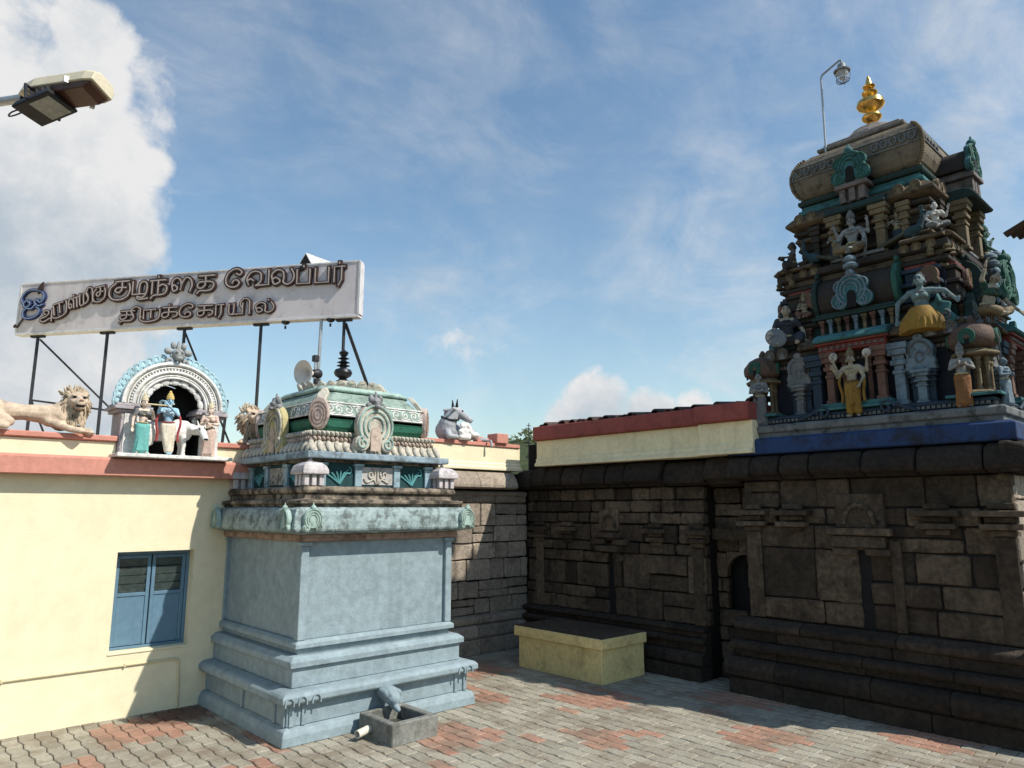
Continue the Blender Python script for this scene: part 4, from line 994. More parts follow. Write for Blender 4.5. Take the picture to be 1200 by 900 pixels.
# loudspeaker on a short pipe behind the dome
lp = thing('loudspeaker', 'grey horn loudspeaker clamped to a pipe beside the shrine finial', 'loudspeaker', (5.0, 10.0, 4.3))
pc = Vector((5.12, 10.05, 4.66))
mb = MB(); mb.tube([(5.15, 10.05, 3.3), (5.15, 10.05, 4.92)], .022, 8); mb.build('pipe', GALV, lp, smooth=True)
ax = Vector((-0.92, -0.28, -0.10)).normalized()
mb = MB(); mb.lathe(pc + ax * .02, [(.035, 0), (.045, .03), (.06, .09), (.10, .14), (.17, .175), (.19, .18), (.195, .19), (.165, .178), (.09, .13), (.05, .08), (.03, .05)], 24, axis=ax); mb.build('horn', paint('cream_horn', (.66, .58, .52), var=.12, dirt=.3, dcol=(.2, .14, .12)), lp, smooth=True)
mb = MB(); mb.lathe(pc - ax * .14, [(.02, 0), (.07, .01), (.08, .06), (.07, .12), (.04, .16)], 16, axis=ax); mb.build('driver', METAL, lp, smooth=True)
mb = MB(); mb.obox((5.15, 10.05, 4.90), (.09, .09, .10)); mb.build('clamp', METAL, lp, bevel=.01)
mb = MB(); mb.obox((5.18, 10.03, 4.54), (.10, .08, .08)); mb.build('junction_box', METAL, lp, bevel=.01)
# bare rod beside the niche
mb = MB(); mb.tube([(4.05, 10.75, 3.2), (4.10, 10.75, 4.22)], .022, 6); tag(mb.build('steel_rod', METAL), 'short dark rod standing on the roof right of the arched niche', 'rod')

# ------------------------------------------------------------------ street lamp and floodlight, upper left
la = thing('street_lamp', 'cream street lamp head with brown underside on a grey arm', 'street lamp', (-0.05, 7.42, 0))
LAM = Vector((0.52, -0.85, -0.042)).normalized(); base = Vector((0.517, 6.50, 5.72))
PB = base - LAM * 1.1
LSIDE = Vector((0, 0, 1)).cross(LAM).normalized(); LUP = LAM.cross(LSIDE).normalized()
tilt = Matrix.Rotation(R(-18), 3, LAM)
LSIDE = tilt @ LSIDE; LUP = tilt @ LUP
PL = lambda a, s, u: base + LAM * a + LSIDE * s + LUP * u
mb = MB(); mb.tube([(PB.x, PB.y, -.01), (PB.x, PB.y, 5.55)], .06, 10); mb.tube([(PB.x, PB.y, 5.5), PB + LAM * .1 + Vector((0, 0, -.02)), base - LAM * .3, base + LAM * .40], .034, 10); mb.build('pole', GALV, la, smooth=True)
HEADC = paint('cream_lamp_housing', (.66, .58, .42), rough=.5, var=.1, dirt=.2, dcol=(.3, .22, .14)); BRN = paint('brown_diffuser', (.10, .045, .03), rough=.35, var=.25)
mb = MB()
def sect(a, w, h0, h1): return [PL(a, -w, h0), PL(a, -w, h1 * .5), PL(a, -w * .6, h1), PL(a, w * .6, h1), PL(a, w, h1 * .5), PL(a, w, h0)]
mb.rings([sect(.30, .05, -.02, .05), sect(.38, .09, -.035, .09), sect(.50, .115, -.04, .105), sect(.98, .115, -.04, .10), sect(1.06, .10, -.035, .07)]); mb.build('housing', HEADC, la, bevel=.006)
mb = MB(); mb.rings([[PL(a, s, u) for s, u in ((-w, -.042), (w, -.042), (w * .8, -.042 - d), (-w * .8, -.042 - d))] for a, w, d in ((.45, .09, .01), (.50, .104, .045), (.98, .104, .045), (1.045, .09, .012))]); mb.build('diffuser', BRN, la, bevel=.006)
mb = MB()
for a, s, u in ((.84, -.118, -.03), (.86, .118, -.03)): mb.obox(PL(a, s, u), (.03, .03, .05))
mb.build('catch', GALV, la)
fl = thing('floodlight', 'black square floodlight with grey glass hung under the street lamp head', 'floodlight', PL(.45, 0, -.1).to_tuple())
FN = (-PL(.5, 0, 0).normalized() * .55 + Vector((0.12, .1, -.9))).normalized(); fc = Vector((0.779, 5.974, 5.545))
FU = LAM - FN * LAM.dot(FN); FU.normalize(); FV = FN.cross(FU)
PF = lambda a, b_, w: fc + FU * a + FV * b_ + FN * w
mb = MB(); mb.rings([[PF(sa * a, sb * b_, w) for sa, sb in ((-1, -1), (1, -1), (1, 1), (-1, 1))] for a, b_, w in ((.09, .07, -.075), (.15, .11, -.045), (.17, .13, 0), (.165, .125, .012))])
for k in range(6): 
    a = -.12 + .048 * k; mb.rings([[PF(a + e, b_, w) for e, b_ in ((-.006, -.10), (.006, -.10), (.006, .10), (-.006, .10))] for w in (-.10, -.05)])
mb.build('housing', paint('black_casting', (.02, .02, .022), rough=.5, var=.2), fl, bevel=.004)
mb = MB(); mb.rings([[PF(sa * .088 + .05, sb * .10, w) for sa, sb in ((-1, -1), (1, -1), (1, 1), (-1, 1))] for w in (.0125, .018)]); mb.build('glass', paint('flood_glass', (.30, .31, .28), rough=.25, var=.3, dirt=.4, dcol=(.14, .16, .11), dscale=20), fl)
mb = MB(); mb.tube([PF(-.02, -.14, 0), PF(-.02, -.145, -.12), PL(.46, .0, .0)], .012, 6); mb.tube([PF(-.02, .14, 0), PF(-.02, .145, -.12), PL(.46, .0, .0)], .012, 6); mb.build('bracket', METAL, fl)
mb = MB(); mb.tube(catmull([PF(-.16, .02, -.03), PF(-.25, .03, -.02), PF(-.27, .06, 0), PF(-.22, .08, .0), PF(-.16, .05, -.03)]), .006, 5); mb.build('cable', METAL, fl)

# ------------------------------------------------------------------ statues
def hand(mb, wrist, d, palm_n, s, curl=0.35):
    """palm, four unequal bent fingers and a thumb leaving the side of the palm"""
    w = Vector(wrist); d = Vector(d).normalized(); n = Vector(palm_n); n = (n - d * n.dot(d)); n = n.normalized() if n.length > 1e-4 else d.orthogonal().normalized()
    sd = d.cross(n)
    M = Matrix((sd, n, d)).transposed()
    mb.ell(w + d * .032 * s, (.024 * s, .013 * s, .034 * s), M, 10, 6)
    for k, L in enumerate((.036, .043, .040, .031)):
        o = w + d * .056 * s + sd * (k - 1.5) * .0135 * s
        m = o + (d * math.cos(curl) + n * math.sin(curl)) * L * .55 * s; e = m + (d * math.cos(2.2 * curl) + n * math.sin(2.2 * curl)) * L * .5 * s
        mb.capsule(o, m, .0075 * s, .007 * s, 6, 2); mb.capsule(m, e, .007 * s, .006 * s, 6, 2)
    o = w + d * .018 * s - sd * .020 * s; m = o - sd * .016 * s + d * .016 * s; mb.capsule(o, m, .009 * s, .008 * s, 6, 2); mb.capsule(m, m + d * .02 * s + n * .008 * s, .008 * s, .006 * s, 6, 2)

SLATE_D = tint((0.20, 0.19, 0.17), .6, key='worn_ornament')
def person(label, loc, rotz, H, skin, lower=None, upper=None, hair=None, crown=None, pel=(0, 0, .52), lean=(0, 0), turn=0.0, female=False,
           RE=(-.17, .0, .11), RH=(-.18, -.05, -.05), LE=(.17, .0, .11), LH=(.18, -.05, -.05), RK=(-.058, -.015, .28), RA=(-.06, .01, .035), LK=(.058, -.015, .28), LA=(.06, .01, .035),
           more_arms=(), skirt='dhoti', hem=.55, group=None, nodmeta=False, belt=None, voxel=.0095, name='statue', scarf=None, necklace=None):
    t = thing(name, label, 'statue', loc, rotz, group)
    P = Vector(pel); LM = Matrix.Rotation(lean[0], 3, 'X') @ Matrix.Rotation(lean[1], 3, 'Y'); HM = LM @ Matrix.Rotation(turn, 3, 'Z')
    U = lambda v: (P + LM @ Vector(v)) * H
    Q = lambda v: Vector(v) * H
    hc = Vector((0, -.012, .405)); HD = lambda v: (P + LM @ hc + HM @ Vector(v)) * H
    mb = MB()
    mb.ell(U((0, 0, 0)), (.086 * H, .064 * H, .075 * H), LM)
    mb.capsule(U((0, 0, .03)), U((0, 0, .12)), .070 * H, .072 * H)
    mb.ell(U((0, 0, .205)), ((.098 if female else .106) * H, .064 * H, .098 * H), LM)
    mb.capsule(U((-.085, .005, .27)), U((.085, .005, .27)), .040 * H, .040 * H)
    if female:
        for s in (-1, 1): mb.ell(U((s * .048, -.058, .205)), (.040 * H,) * 3)
    mb.capsule(U((0, .004, .28)), U((0, -.004, .36)), .036 * H, .032 * H)
    mb.ell(HD((0, 0, 0)), (.055 * H, .064 * H, .076 * H), HM); mb.ell(HD((0, -.028, -.042)), (.036 * H, .036 * H, .032 * H), HM)
    mb.capsule(HD((0, -.060, .006)), HD((0, -.074, -.018)), .009 * H, .013 * H, 8, 3)
    mb.ell(HD((0, -.058, -.043)), (.018 * H, .008 * H, .008 * H), HM, 8, 5)
    for s in (-1, 1): mb.ell(HD((s * .056, .004, -.006)), (.009 * H, .018 * H, .026 * H), HM, 8, 5)
    for sgn, E_, W_ in ((-1, RE, RH), (1, LE, LH)) + tuple((1 if e[0] > 0 else -1, e, h) for e, h in more_arms):
        s0 = U((sgn * .112, .005, .268)); e0 = U(E_); w0 = U(W_)
        mb.capsule(s0, e0, .038 * H, .028 * H); mb.capsule(e0, w0, .029 * H, .019 * H)
        d = (w0 - e0).normalized(); hand(mb, w0, d, LM @ Vector((-sgn * .4, -1, .3)), H * 1.05)
    for sgn, K, A in ((-1, RK, RA), (1, LK, LA)):
        h0 = (P + Vector((sgn * .05, 0, -.02))) * H; k0, a0 = Q(K), Q(A)
        mb.capsule(h0, k0, .064 * H, .044 * H); mb.capsule(k0, a0, .046 * H, .026 * H)
        f = Vector((sgn * .02, -.075, -.012)) if a0.z < .12 * H else Vector((0, -.04, -.05))
        mb.capsule(a0, a0 + f * H, .027 * H, .018 * H, 10, 3)
    body = sculpt('body', mb, skin, t, voxel * H)
    for s in (-1, 1):
        eyes = MB(); eyes.ell(HD((s * .023, -.057, .010)), (.011 * H, .006 * H, .006 * H), HM, 8, 5); eyes.ell(HD((s * .023, -.056, .028)), (.015 * H, .005 * H, .0035 * H), HM, 8, 5)
        eyes.build('eye', DARKIN, body, local=True)
    if lower is not None:
        mb = MB()
        mb.ell(U((0, 0, -.005)), (.098 * H, .076 * H, .078 * H), LM)
        for sgn, K, A in ((-1, RK, RA), (1, LK, LA)):
            h0 = (P + Vector((sgn * .05, 0, -.02))) * H; k0, a0 = Q(K), Q(A); e0 = k0 + (a0 - k0) * hem
            mb.capsule(h0, k0, .078 * H, .060 * H); mb.capsule(k0, e0, .060 * H, (.060 if skirt == 'dhoti' else .072) * H)
        if skirt == 'sari':
            a = (P + Vector((0, -.01, -.05))) * H; b_ = Vector((0, -.012, .07)) * H; mb.capsule(a, b_, .085 * H, .080 * H)
            for k in range(7):
                x = (-.075 + .025 * k) * H; mb.capsule((x * .6, -.075 * H, a.z - .06 * H), (x * 1.1, -.082 * H, .06 * H), .010 * H, .015 * H, 6, 2)
        else:
            for k in range(3):
                x = (-.02 + .02 * k) * H; z1 = min(Q(RK).z, Q(LK).z) * .7
                mb.capsule((x + P.x * H, P.y * H - .082 * H, P.z * H), (x + P.x * H, (P.y - .09) * H, max(z1, .06 * H)), .010 * H, .016 * H, 6, 2)
        sculpt('lower_garment', mb, lower, t, .011 * H)
        mb = MB(); mb.tube([U((.094 * math.cos(2 * math.pi * k / 20), .074 * math.sin(2 * math.pi * k / 20), .045)) for k in range(21)], .013 * H, 6); mb.build('belt', belt or GOLDLN, t, smooth=True, local=True)
    if upper is not None:
        mb = MB(); mb.ell(U((0, .0, .205)), ((.104 if female else .113) * H, .074 * H, .085 * H), LM)
        if female:
            for s in (-1, 1): mb.ell(U((s * .048, -.060, .205)), (.046 * H,) * 3)
        else: mb.capsule(U((0, 0, .08)), U((0, 0, .16)), .079 * H, .080 * H)
        for sgn, E_ in ((-1, RE), (1, LE)):
            s0 = U((sgn * .112, .005, .268)); e0 = s0 + (U(E_) - s0) * .6; mb.capsule(s0, e0, .046 * H, .038 * H)
        sculpt('upper_garment', mb, upper, t, .011 * H)
    if necklace is None: necklace = lower or SLATE_D
    mb = MB()
    for q, dz in ((.06, .0), (.085, -.07)):
        mb.tube([U((q * math.cos(R(a)), -.03 - .055 * max(0, -math.sin(R(a))) + .02 * math.cos(R(a)) ** 2, .275 + dz * max(0, -math.sin(R(a))) - .02)) for a in range(160, 381, 20)], .009 * H, 6)
    mb.build('necklace', necklace, t, smooth=True, local=True)
    for sgn, E_, W_ in ((-1, RE, RH), (1, LE, LH)):
        for nm, c, rr in (('armlet', U((sgn * .112, .005, .268)).lerp(U(E_), .65), .037), ('bracelet', U(E_).lerp(U(W_), .85), .027), ('earring', HD((sgn * .062, .0, -.035)), .014)):
            mb = MB(); mb.ell(c, (rr * H, rr * H, .014 * H), None, 10, 5); mb.build(nm, necklace, t, smooth=True, local=True)
    if hair is not None:
        mb = MB(); mb.ell(HD((0, .018, .022)), (.062 * H, .062 * H, .070 * H), HM, 14, 8); mb.ell(HD((0, .065, -.03)), (.045 * H, .04 * H, .055 * H), HM, 10, 6)
        if female: mb.ell(HD((0, .045, .075)), (.04 * H,) * 3, None, 10, 6)
        sculpt('hair', mb, hair, t, .012 * H)
    if crown is not None:
        mb = MB(); ax = HM @ Vector((0, .08, 1))
        mb.lathe(HD((0, .004, .034)), [(r * H, z * H) for r, z in ((.058, 0), (.066, .012), (.060, .03), (.066, .045), (.054, .062), (.058, .075), (.042, .095), (.046, .105), (.024, .125), (.028, .14), (.006, .165))], 14, axis=ax)
        mb.build('crown', crown, t, smooth=True, local=True)
    if scarf is not None:
        mb = MB()
        for s in (-1, 1): mb.tube(catmull([U((s * .06, .05, .30)), U((s * .15, .03, .20)), U((s * .19, -.02, .05)), U((s * .16, .0, -.15)), U((s * .17, .0, -.28))]), .022 * H, 6)
        mb.build('shawl', scarf, t, smooth=True, local=True)
    return t

SK_IV = tint((0.34, 0.29, 0.21), .6, key='statue_ivory'); SK_GREY = tint((0.25, 0.25, 0.24), .65, key='statue_grey'); SK_WHITE = tint((0.48, 0.455, 0.41), .5, key='statue_white')
SK_TEAL = tint((0.16, 0.22, 0.22), .55, key='statue_teal'); SK_BLUE = tint((0.33, 0.52, 0.64), .15, key='statue_sky_blue'); HAIRB = tint((0.02, 0.02, 0.022), .2, key='black_hair')
MUST = tint((0.25, 0.14, 0.022), .5, key='mustard_cloth'); ORNG = tint((0.22, 0.095, 0.03), .5, key='orange_cloth'); DKGRN = tint((0.025, 0.07, 0.052), .4, key='dark_green_cloth'); BLKC = tint((0.035, 0.035, 0.045), .3, key='black_cloth')
GREYC = tint((0.17, 0.17, 0.17), .5, key='grey_cloth'); PEACHC = tint((0.66, 0.48, 0.40), .25, key='peach_cloth'); TEALC = tint((0.16, 0.46, 0.42), .15, key='turquoise_cloth'); REDC = tint((0.36, 0.06, 0.06), .2, key='crimson_cloth'); CREAMC = tint((0.74, 0.65, 0.52), .2, key='cream_cloth'); SK_ROSE = tint((0.70, 0.55, 0.45), .15, key='statue_rose')
STW = paint('statue_white_bright', (0.76, 0.73, 0.68), var=.08, dirt=.2, dcol=(.3, .28, .25), dscale=9)

# in the arched niche: flute player, white cow, two attendants
fp = person('sky blue flute player statue in cream robe and crimson shawl standing cross legged', (3.13, 10.22, 3.312), R(-14), .78, SK_BLUE, CREAMC, None, HAIRB, GOLDLN and tint((.62, .46, .16), .2, key='gilt_crown'),
            RE=(-.17, -.05, .20), RH=(-.15, -.13, .335), LE=(.14, -.10, .17), LH=(-.035, -.155, .335), RA=(.03, -.05, .035), RK=(-.03, -.05, .28), LA=(.05, .02, .035), turn=R(10), hem=.8, scarf=REDC, necklace=STW, belt=REDC)
mb = MB(); mb.tube([(.02, -.105, .655), (-.30, -.17, .655)], .010, 8); mb.build('flute', tint((.6, .5, .3), .1), fp, local=True)
person('small attendant statue in turquoise skirt standing left of the flute player', (2.80, 10.17, 3.312), R(-5), .72, SK_ROSE, TEALC, GREYC, HAIRB, tint((.6, .52, .36), .3, key='dull_gilt'), female=True, skirt='sari', hem=.95,
       LE=(.16, -.06, .12), LH=(.13, -.15, .20), turn=R(20), necklace=GOLDLN)
person('small attendant statue in peach robe standing right of the flute player', (3.66, 10.17, 3.312), R(-28), .70, SK_ROSE, PEACHC, PEACHC, IVORY, tint((.6, .52, .36), .3, key='dull_gilt'), skirt='sari', hem=.95, female=True,
       RE=(-.16, -.03, .12), RH=(-.06, -.13, .14), LE=(.16, -.03, .12), LH=(.05, -.14, .12), turn=R(-10), necklace=GOLDLN)
cow = thing('cow_statue', 'white cow statue standing behind the flute player with its head turned outward', 'statue', (3.20, 10.42, 3.312))
mb = MB()
mb.capsule((-.26, 0, .33), (.18, 0, .35), .135, .125); mb.ell((.20, 0, .36), (.12, .12, .15)); mb.ell((-.27, 0, .34), (.12, .13, .14)); mb.ell((.12, 0, .46), (.08, .06, .06))
mb.capsule((.22, -.02, .40), (.33, -.20, .36), .085, .065); mb.ell((.35, -.26, .36), (.062, .075, .07)); mb.capsule((.355, -.28, .34), (.37, -.36, .25), .055, .042); mb.ell((.372, -.375, .235), (.045, .035, .03))
for s in (-1, 1):
    mb.capsule((.35 + s * .05, -.24, .40), (.35 + s * .13, -.25, .37), .022, .028, 8, 3); mb.capsule((.35 + s * .035, -.24, .42), (.35 + s * .055, -.23, .50), .018, .008, 8, 3)
    mb.capsule((.17, s * .07, .28), (.19, s * .07, .14), .05, .033); mb.capsule((.19, s * .07, .14), (.18, s * .07, .02), .032, .028); mb.ell((.195, s * .07, .018), (.035, .03, .02))
    mb.capsule((-.27, s * .07, .28), (-.24, s * .07, .17), .065, .04); mb.capsule((-.24, s * .07, .17), (-.30, s * .07, .13), .038, .032); mb.capsule((-.30, s * .07, .13), (-.28, s * .07, .02), .03, .026); mb.ell((-.27, s * .07, .018), (.035, .03, .02))
mb.capsule((-.38, 0, .40), (-.42, 0, .18), .018, .024, 8, 3)
b_ = sculpt('body', mb, STW, cow, .011)
for s in (-1, 1): mb = MB(); mb.ell((.352 + s * .048, -.315, .375), (.014, .014, .014), seg=8, k=5); mb.build('eye', DARKIN, b_, local=True)
mb = MB(); mb.ell((.372, -.40, .23), (.03, .012, .015), seg=8, k=5); mb.build('nose', DARKIN, b_, local=True)

# lions on the coping
LION = tint((0.58, 0.45, 0.33), .4, key='lion_ochre'); MANE = tint((0.47, 0.37, 0.26), .6, key='lion_mane')
def lion(label, loc, mx, rz=0.0):
    t = thing('lion_statue', label, 'statue', loc, rz, 'lion statues on the roof edge')
    V = lambda x, y, z: Vector((x * mx, y, z)) * .93
    mb = MB()
    mb.capsule(V(-.60, .02, .25), V(-.28, 0, .25), .135, .095); mb.capsule(V(-.30, 0, .25), V(.10, -.02, .24), .095, .14); mb.ell(V(-.62, .0, .22), (.17, .16, .18)); mb.ell(V(.14, -.02, .23), (.15, .15, .19)); mb.ell(V(.02, -.05, .20), (.14, .10, .12))
    mb.capsule(V(.16, -.03, .30), V(.26, -.10, .40), .12, .11)
    mb.ell(V(.28, -.15, .44), (.118, .105, .122)); mb.capsule(V(.285, -.20, .415), V(.295, -.285, .40), .078, .062); mb.ell(V(.297, -.33, .425), (.036, .022, .022)); mb.ell(V(.295, -.275, .335), (.062, .05, .028)); mb.ell(V(.235, -.24, .42), (.05, .04, .045)); mb.ell(V(.345, -.24, .42), (.05, .04, .045))
    mb.capsule(V(.283, -.21, .49), V(.295, -.31, .445), .034, .028)
    for s in (-1, 1): mb.ell(V(.28 + s * .105, -.14, .545), (.034, .022, .034)); mb.ell(V(.286 + s * .058, -.245, .505), (.042, .022, .018))
    mb.capsule(V(-.02, -.10, .15), V(.24, -.20, .045), .055, .042); mb.capsule(V(.24, -.20, .045), V(.34, -.24, .03), .042, .045)
    mb.capsule(V(.20, .06, .15), V(.38, -.10, .04), .06, .045); mb.capsule(V(.38, -.10, .04), V(.46, -.15, .03), .045, .048)
    for k in range(4):
        mb.capsule(V(.34 + .015 * k, -.27 + .02 * k, .02), V(.385 + .012 * k, -.285 + .022 * k, .018), .018, .015, 8, 3); mb.capsule(V(.46 + .01 * k, -.185 + .022 * k, .02), V(.51 + .008 * k, -.195 + .022 * k, .018), .018, .015, 8, 3)
    mb.capsule(V(-.62, -.10, .18), V(-.46, -.17, .10), .10, .06); mb.capsule(V(-.46, -.17, .10), V(-.66, -.19, .045), .055, .045); mb.capsule(V(-.66, -.19, .045), V(-.50, -.22, .035), .042, .042)
    mb.capsule(V(-.78, .02, .22), V(-.90, -.04, .12), .035, .025); mb.capsule(V(-.90, -.04, .12), V(-.80, -.12, .04), .025, .02)
    body = sculpt('body', mb, LION, t, .012)
    mb = MB(); rg = random.Random(4)
    for k in range(150):     # locks of the mane
        a = rg.uniform(0, 2 * math.pi); f = rg.uniform(0, 1)
        rr = .118 + .06 * f; yy = -.16 + .17 * f
        c = (.275 + rr * math.cos(a), yy, .43 + rr * 1.12 * math.sin(a))
        dz = -.07 - .05 * rg.random() if math.sin(a) < .5 else .02
        e = (c[0] + .045 * math.cos(a) + rg.uniform(-.015, .015), c[1] + .02, c[2] + .05 * math.sin(a) + dz * .6)
        mb.capsule(V(*c), V(*e), .022, .008, 6, 2)
    for k in range(90):
        x = rg.uniform(.12, .40); z = rg.uniform(.12, .36); y = -.15 - .05 * (1 - abs(x - .26) / .15) + rg.uniform(-.01, .01) + (.36 - z) * .15
        mb.capsule(V(x, y, z), V(x + (x - .26) * .1, y - .005, z - .085), .016, .006, 6, 2)
    mb.ell(V(.25, -.055, .31), (.145, .09, .20))
    mb.build('mane', MANE, t, smooth=True, local=True)
    for s in (-1, 1): mb = MB(); mb.ell(V(.288 + s * .058, -.262, .480), (.024, .012, .017), seg=8, k=5); mb.build('eye', DARKIN, body, local=True)
    mb = MB(); mb.ell(V(.296, -.312, .362), (.055, .030, .024), seg=10, k=6); mb.build('mouth', DARKIN, body, local=True)
    mb = MB(); mb.ell(V(.298, -.352, .432), (.027, .012, .014), seg=8, k=5); mb.build('nose', tint((.30, .17, .12), .3, key='lion_nose'), body, local=True)
    return t
lion('ochre lion statue stretched out along the coping left of the arched niche', (1.80, 10.52, 3.546), 1)
lion('ochre lion statue half hidden behind the blue shrine dome', (4.62, 10.62, 3.546), -1, R(10))

# bull on the back wall
bl = thing('bull_statue', 'pale grey bull statue with upright dark horns lying on the sunlit back wall', 'statue', (8.45, 10.72, 3.876))
BGREY = tint((0.40, 0.41, 0.43), .4, key='bull_grey')
mb = MB()
mb.capsule((-.15, .12, .20), (.42, .22, .17), .20, .16); mb.ell((-.22, .0, .22), (.18, .18, .24)); mb.capsule((-.22, -.03, .30), (-.14, -.10, .50), .165, .115)
mb.ell((-.10, -.13, .55), (.115, .10, .10)); mb.capsule((-.06, -.14, .53), (.17, -.19, .40), .095, .062); mb.ell((.185, -.195, .385), (.058, .062, .052)); mb.ell((-.16, .03, .50), (.09, .09, .09))
for s in (-1, 1): mb.capsule((-.16, -.12 + s * .07, .58), (-.26, -.12 + s * .14, .57), .022, .03, 8, 3)
mb.capsule((-.30, -.16, .12), (-.36, -.26, .06), .07, .055); mb.capsule((-.36, -.26, .06), (-.20, -.28, .05), .05, .045)
mb.capsule((.42, .10, .17), (.30, -.10, .10), .13, .07); mb.capsule((.30, -.10, .10), (.52, -.14, .05), .06, .04); mb.capsule((.52, -.14, .05), (.60, -.20, .04), .038, .035); mb.capsule((.50, .2, .20), (.60, .0, -.02), .025, .02); mb.capsule((.60, .0, .03), (.62, -.31, .03), .02, .02); mb.capsule((.62, -.31, .03), (.63, -.33, -.08), .02, .028)
bb = sculpt('body', mb, BGREY, bl, .013)
for s in (-1, 1):
    mb = MB(); mb.capsule((-.12, -.12 + s * .055, .62), (-.13, -.13 + s * .075, .765), .032, .008, 8, 3); mb.build('horn', HAIRB, bl, smooth=True, local=True)
mb = MB(); mb.ell((-.02, -.228, .55), (.024, .014, .018), seg=8, k=5); mb.build('eye', DARKIN, bb, local=True)
mb = MB(); mb.ell((.225, -.235, .39), (.013, .01, .01), seg=8, k=5); mb.build('nostril', DARKIN, bb, local=True)
mb = MB(); mb.tube(catmull([(-.24, .12, .46), (-.33, -.02, .42), (-.27, -.17, .37), (-.10, -.20, .38), (-.02, -.08, .44)]), .022, 6); mb.build('collar', HAIRB, bl, smooth=True, local=True)
mb = MB(); rg = random.Random(2)
for k in range(40):
    a = rg.uniform(0, 6.28); q = rg.uniform(0, .13); mb.ell((.06 + q * math.cos(a) * 1.1, -.24 + rg.uniform(-.02, .02), .17 + q * math.sin(a) * 1.15), (.045, .04, .045), seg=8, k=5)
mb.capsule((.12, -.18, .13), (.34, -.22, .12), .07, .05); mb.capsule((-.05, -.22, .06), (.10, -.27, .05), .06, .05)
sculpt('garland', mb, STW, bl, .014)

# ------------------------------------------------------------------ temple tower: stone base
TX, TY = 11.7, 3.95
tw = thing('temple_tower', 'tall tiered temple tower of painted stucco on a dark stone base', 'tower', (TX, TY, 0))
rng = random.Random(41)
FX = 10.0                                     # court face of the stone base
ff = lambda t, n, z: (FX - n, t, z)
fr2 = lambda t, n, z: (t, 2.22 - n, z)
Y0, Y1 = 2.22, 5.66
mb = MB()
ashlar(mb, ff, Y0, 3.93, 1.06, 2.06, rng, .24, .46, .34, 1.0, jit=.026); ashlar(mb, ff, 4.035, Y1, 1.06, 2.06, rng, .22, .48, .34, 1.0, jit=.026); ashlar(mb, ff, Y0, Y1, 2.06, 3.02, rng, .22, .36, .3, .95, jit=.026)
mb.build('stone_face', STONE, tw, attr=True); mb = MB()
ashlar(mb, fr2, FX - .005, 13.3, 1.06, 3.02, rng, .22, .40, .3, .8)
mb.build('stone_face', STONE_PALE, tw, attr=True); mb = MB()  # sun side of the base gets the lighter copy of the granite
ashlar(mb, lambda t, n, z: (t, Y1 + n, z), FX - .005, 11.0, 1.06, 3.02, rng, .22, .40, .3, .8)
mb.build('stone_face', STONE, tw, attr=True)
mb = MB(); mb.box(FX + .035, 13.4, Y0 + .035, Y1 - .035, 0, 3.3, a=.5); mb.build('stone_core', JOINT, tw)
mb = MB()
for f, a, b_ in ((ff, Y0, Y1), (fr2, FX, 13.3)):
    e = .40
    def rn(pr, wl=.6, wh=1.3, f=f, a=a, b_=b_):
        m = max(n for n, z in pr)
        runs(mb, f, a - m if f is ff else a - m + .001, b_ + (m if f is ff else 0), pr, rng, wl, wh)
    rn([(.26, -.01), (.26, .22)]); rn([(.22, .223), (.29, .26), (.31, .36), (.28, .46), (.20, .50)], .7, 1.5); rn([(.13, .503), (.13, .60)])
    rn([(.21, .603), (.235, .63), (.235, .70), (.17, .73)], .8, 1.6); rn([(.10, .733), (.10, .88)]); rn([(.14, .883), (.18, .91), (.18, .98), (.05, 1.05)], .8, 1.6)
mb.build('base_course', STONE_BLACK, tw, attr=True, bevel=.012)
for t in (2.36, 3.05, 4.9, 5.52):
    mb = MB()
    if t in (2.36, 5.52): mb.box(FX - .035, FX, t - .11, t + .11, 1.07, 2.28, j=.004)
    for hw, n, z in ((.13, .07, 2.29), (.22, .15, 2.36), (.16, .10, 2.44), (.27, .19, 2.515), (.14, .07, 2.60)): mb.box(FX - n, FX, t - hw, t + hw, z, z + .068, j=.006)
    mb.build('pilaster', STONE, tw, attr=True, bevel=.008)
mb = MB()
for (y0, y1, n, z0, z1) in ((3.66, 4.30, .05, 2.36, 2.80), (3.58, 4.40, .13, 2.26, 2.35), (3.66, 4.36, .09, 2.10, 2.25), (3.60, 3.92, .10, 2.0, 2.09), (4.04, 4.36, .06, 2.0, 2.09), (3.5, 3.62, .05, 1.07, 2.2)): mb.box(FX - n, FX + .02, y0, y1, z0, z1, j=.008)
av = arc(3.98, 2.40, .20, .26, 0, 180, 8)
for a, b_ in zip(av[:-1], av[1:]): mb.tube([(FX - .07, a[0], a[1]), (FX - .07, b_[0], b_[1])], .035, 6)
mb.build('bracketed_niche', STONE, tw, attr=True, bevel=.01)
mb = MB(); mb.box(FX + .015, FX + .034, 3.90, 4.06, 1.0, 2.07); mb.build('drain_slot', DARKIN, tw)
mb = MB(); mb.box(10.75, 11.2, 5.62, 6.5, 0, 2.95, a=.5); mb.build('recess_core', DARKIN, tw)
